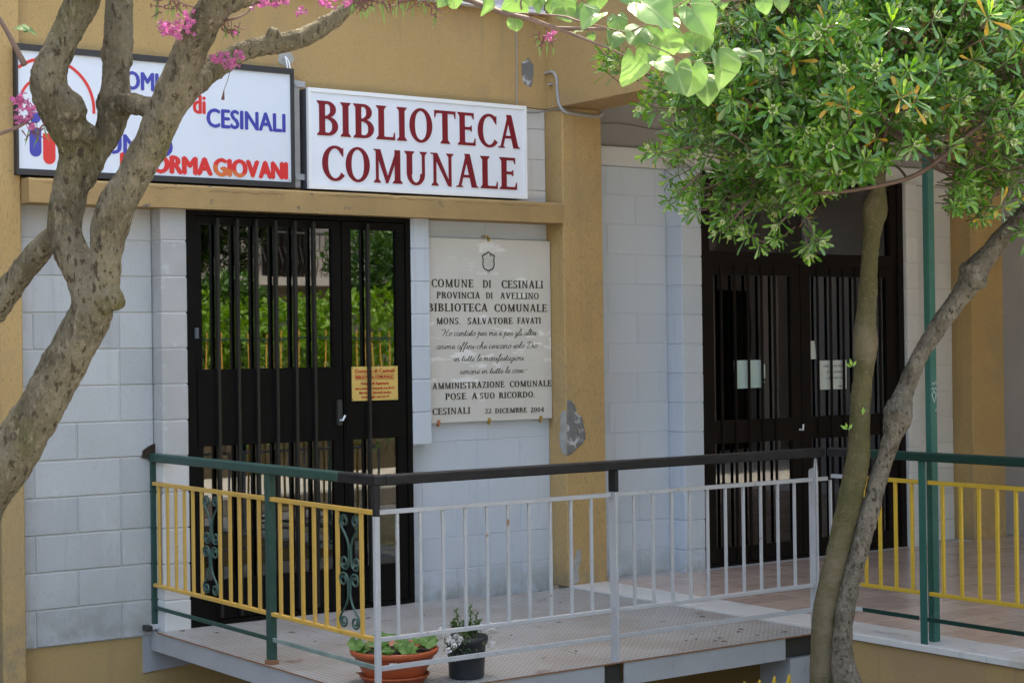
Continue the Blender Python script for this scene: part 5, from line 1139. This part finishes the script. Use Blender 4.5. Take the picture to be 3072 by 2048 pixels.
# inner branches towards the clumps
mbt = MB()
for i, c in enumerate(clump):
    if not inside(c[0], c[1]) or i % 2: continue
    h = random.choice(hubs[:2] if c[0] < 2750 else hubs[2:3]+hubs[3:]); a = at(*h); b = at(*c); mid = (a+b)/2+Vector((random.uniform(-.12, .12), random.uniform(-.12, .12), random.uniform(-.16, .02)))
    Q = spline([tuple(a), tuple(mid), tuple(b)], 4); mbt.tube(Q, [.008*(1-.8*k/(len(Q)-1)) for k in range(len(Q))], 5)
mbt.build('branch', M['twig'], EV, True)
def small_leaf(px, py, s_, tip, d):
    c = at(px, py, d); k = s_/FP*d; t = rgt*math.cos(R(tip))+upv*math.sin(R(tip)); n_ = t.cross(fwd).normalized()
    MB().add([c, c+t*k*.5+n_*k*.2-fwd*.003, c+t*k, c+t*k*.5-n_*k*.2-fwd*.003], [(0, 1, 2, 3)]).build('leaf', M['leaf_young'], EV, keep=True)
for a in ((2555,1100,26,100,E_-.06),(2558,1100,22,60,E_-.06),(2553,1102,22,140,E_-.06),(2588,1245,26,85,E_-.06),(2586,1243,20,60,E_-.06),(2545,1290,24,60,E_-.06),(2543,1288,26,150,E_-.06),(2541,1286,20,100,E_-.06)): small_leaf(*a)

# ------------------------------------------------------------------ the street side behind the camera (seen in the door glass)
SW = tag(box('reflection_wall', (5.6, 2.2, -.049), (13.5, 2.6, .12), M['cream'], None, .01), 'low cream wall added unseen in the sun to whiten the lower door panes', 'wall')  # unseen wall added as a bright reflection for the lower door panes
BK = tag(box('planted_bank', (-25, -4.5, -.095), (40, -2.2, .82), M['dirt']), kind='structure', label='earth bank behind the paving')
def foliage_mass(name, boxes, n, ln, m, parent=None, seed=1, up=.4):
    rr = np.random.default_rng(seed); V = []; F = []; k = 0
    for i in range(n):
        b = boxes[rr.integers(len(boxes))]
        q = rr.normal(size=3); q /= np.linalg.norm(q); q *= rr.uniform(.75, 1.03); p = np.array(b[:3])+q*np.array(b[3:])
        d = rr.normal(size=3); d[2] += up; d /= np.linalg.norm(d); s_ = np.cross(d, rr.normal(size=3)); s_ /= np.linalg.norm(s_); L_ = ln*rr.uniform(.6, 1.2); w_ = L_*.28
        V += [p, p+d*L_*.5+s_*w_, p+d*L_, p+d*L_*.5-s_*w_]; F.append((k, k+1, k+2, k+3)); k += 4
    me = bpy.data.meshes.new(name); me.from_pydata([tuple(v) for v in V], [], F); me.materials.append(M[m]); return link(name, me, parent)
hg = foliage_mass('hedge', [(x, -3.7+.15*math.sin(x*3), 1.75+.12*math.sin(x*2.1), .8, .6, .62) for x in np.arange(2, 30, .55) if x < 14.2 or True], 30000, .13, 'hedge', seed=3)
tag(hg, 'bright green feathery hedge along the opposite side', 'hedge', kind='stuff')
iv = foliage_mass('ground_cover', [(x, -2.45, .45, .6, .35, .5) for x in np.arange(2, 30, .6)], 9000, .10, 'hedge_dark', seed=5); tag(iv, 'dark creeper on the bank', 'ground cover', kind='stuff')
for i, (x, y, z, r_) in enumerate(((10.2,-6,1.75,.7),(11.9,-6.4,2.15,.8),(13.4,-6.2,1.7,.7),(15.3,-6.6,3.0,1.3),(8.6,-6.2,1.6,.6),(17.5,-6.8,3.2,1.4),(20,-6.8,3.4,1.5),(23,-7,3.4,1.6))):
    t = empty('shrub_tree', (x, y, -.1), 'bushy green tree behind the opposite hedge, %s of the row' % ('leftmost', 'second', 'third', 'fourth', 'fifth', 'sixth', 'seventh', 'last')[(1,2,3,4,0,5,6,7)[i]], 'tree', 'trees behind the opposite hedge')
    foliage_mass('crown', [(x+random.uniform(-.5, .5), y+random.uniform(-.4, .4), z+random.uniform(-.5, .4), r_*.6, r_*.5, r_*.5) for _ in range(7)], 5000, .12, 'hedge_dark' if i % 2 else 'hedge', t, seed=20+i)
    MB().tube([(x, y, -.1), (x+.05, y, z)], [.09, .04], 8).build('trunk', M['bark'], t)
OF = empty('picket_fence', (11, -2.3, .82), 'thin yellow picket fence with green rail on the opposite bank', 'fence')
pk2 = MB().box((-.008, 0, 0), (.008, .010, .98)).mesh('picket'); pk2.materials.append(M['yellow_rail'])
x = 5.0
while x < 24:
    o = bpy.data.objects.new('picket', pk2); C.objects.link(o); o.location = (x+random.uniform(-.012, .012), -2.3, .82+random.uniform(-.02, .02)); o.rotation_euler = (0, random.uniform(-.03, .03), 0); put(o, OF); x += .125
MB().box((4.9, -2.285, 1.70), (24.1, -2.27, 1.725)).build('fence_rail', M['green_rail'], OF)
OB = empty('apartment_building', (18, -16, -.1), 'pale rendered apartment house with balconies on the opposite side', 'building')
box('wall', (6, -24, -.1), (34, -16, 12), M['pale_render'], OB)
for z in (3.0, 6.2, 9.4):
    box('balcony_slab', (12, -15.99, z), (24, -14.8, z+.18), M['pale_render'], OB)
    mb = MB(); xx = 12.0
    mb.tube([(12, -14.85, z+1.1), (24, -14.85, z+1.1)], .03, 6)
    while xx < 24: mb.tube([(xx, -14.85, z+.18), (xx, -14.72, z+.45), (xx, -14.88, z+.8), (xx, -14.85, z+1.1)], .012, 5); xx += .13
    mb.build('balcony_railing', M['iron'], OB)
    for x in (13, 17.5, 21.5): f_ = box('window_shutter', (x, -15.99, z+.2), (x+1.1, -15.95, z+2.3), M['door_brown'], OB)
# gallery added opposite the porch door, its deep roof darkens the reflection
GB = empty('added_gallery', (24, -2, -.1), 'unseen grey gallery with pillars, added to keep the porch door reflection dim', 'building')
box('wall', (14.6, -2.15, -.1), (34, -1.9, 3.6), M['greywall'], GB); box('roof', (14.4, -2.15, 3.602), (34, 3.4, 3.9), M['greywall'], GB)
for x in np.arange(14.6, 33, 1.25): box('pillar', (x, -1.5, -.05), (x+.32, -1.2, 3.6), M['soffit'], GB)
for x in np.arange(15.4, 33, 2.5): box('shutter', (x, -1.899, -.05), (x+1.3, -1.86, 2.4), M['door_brown'], GB)
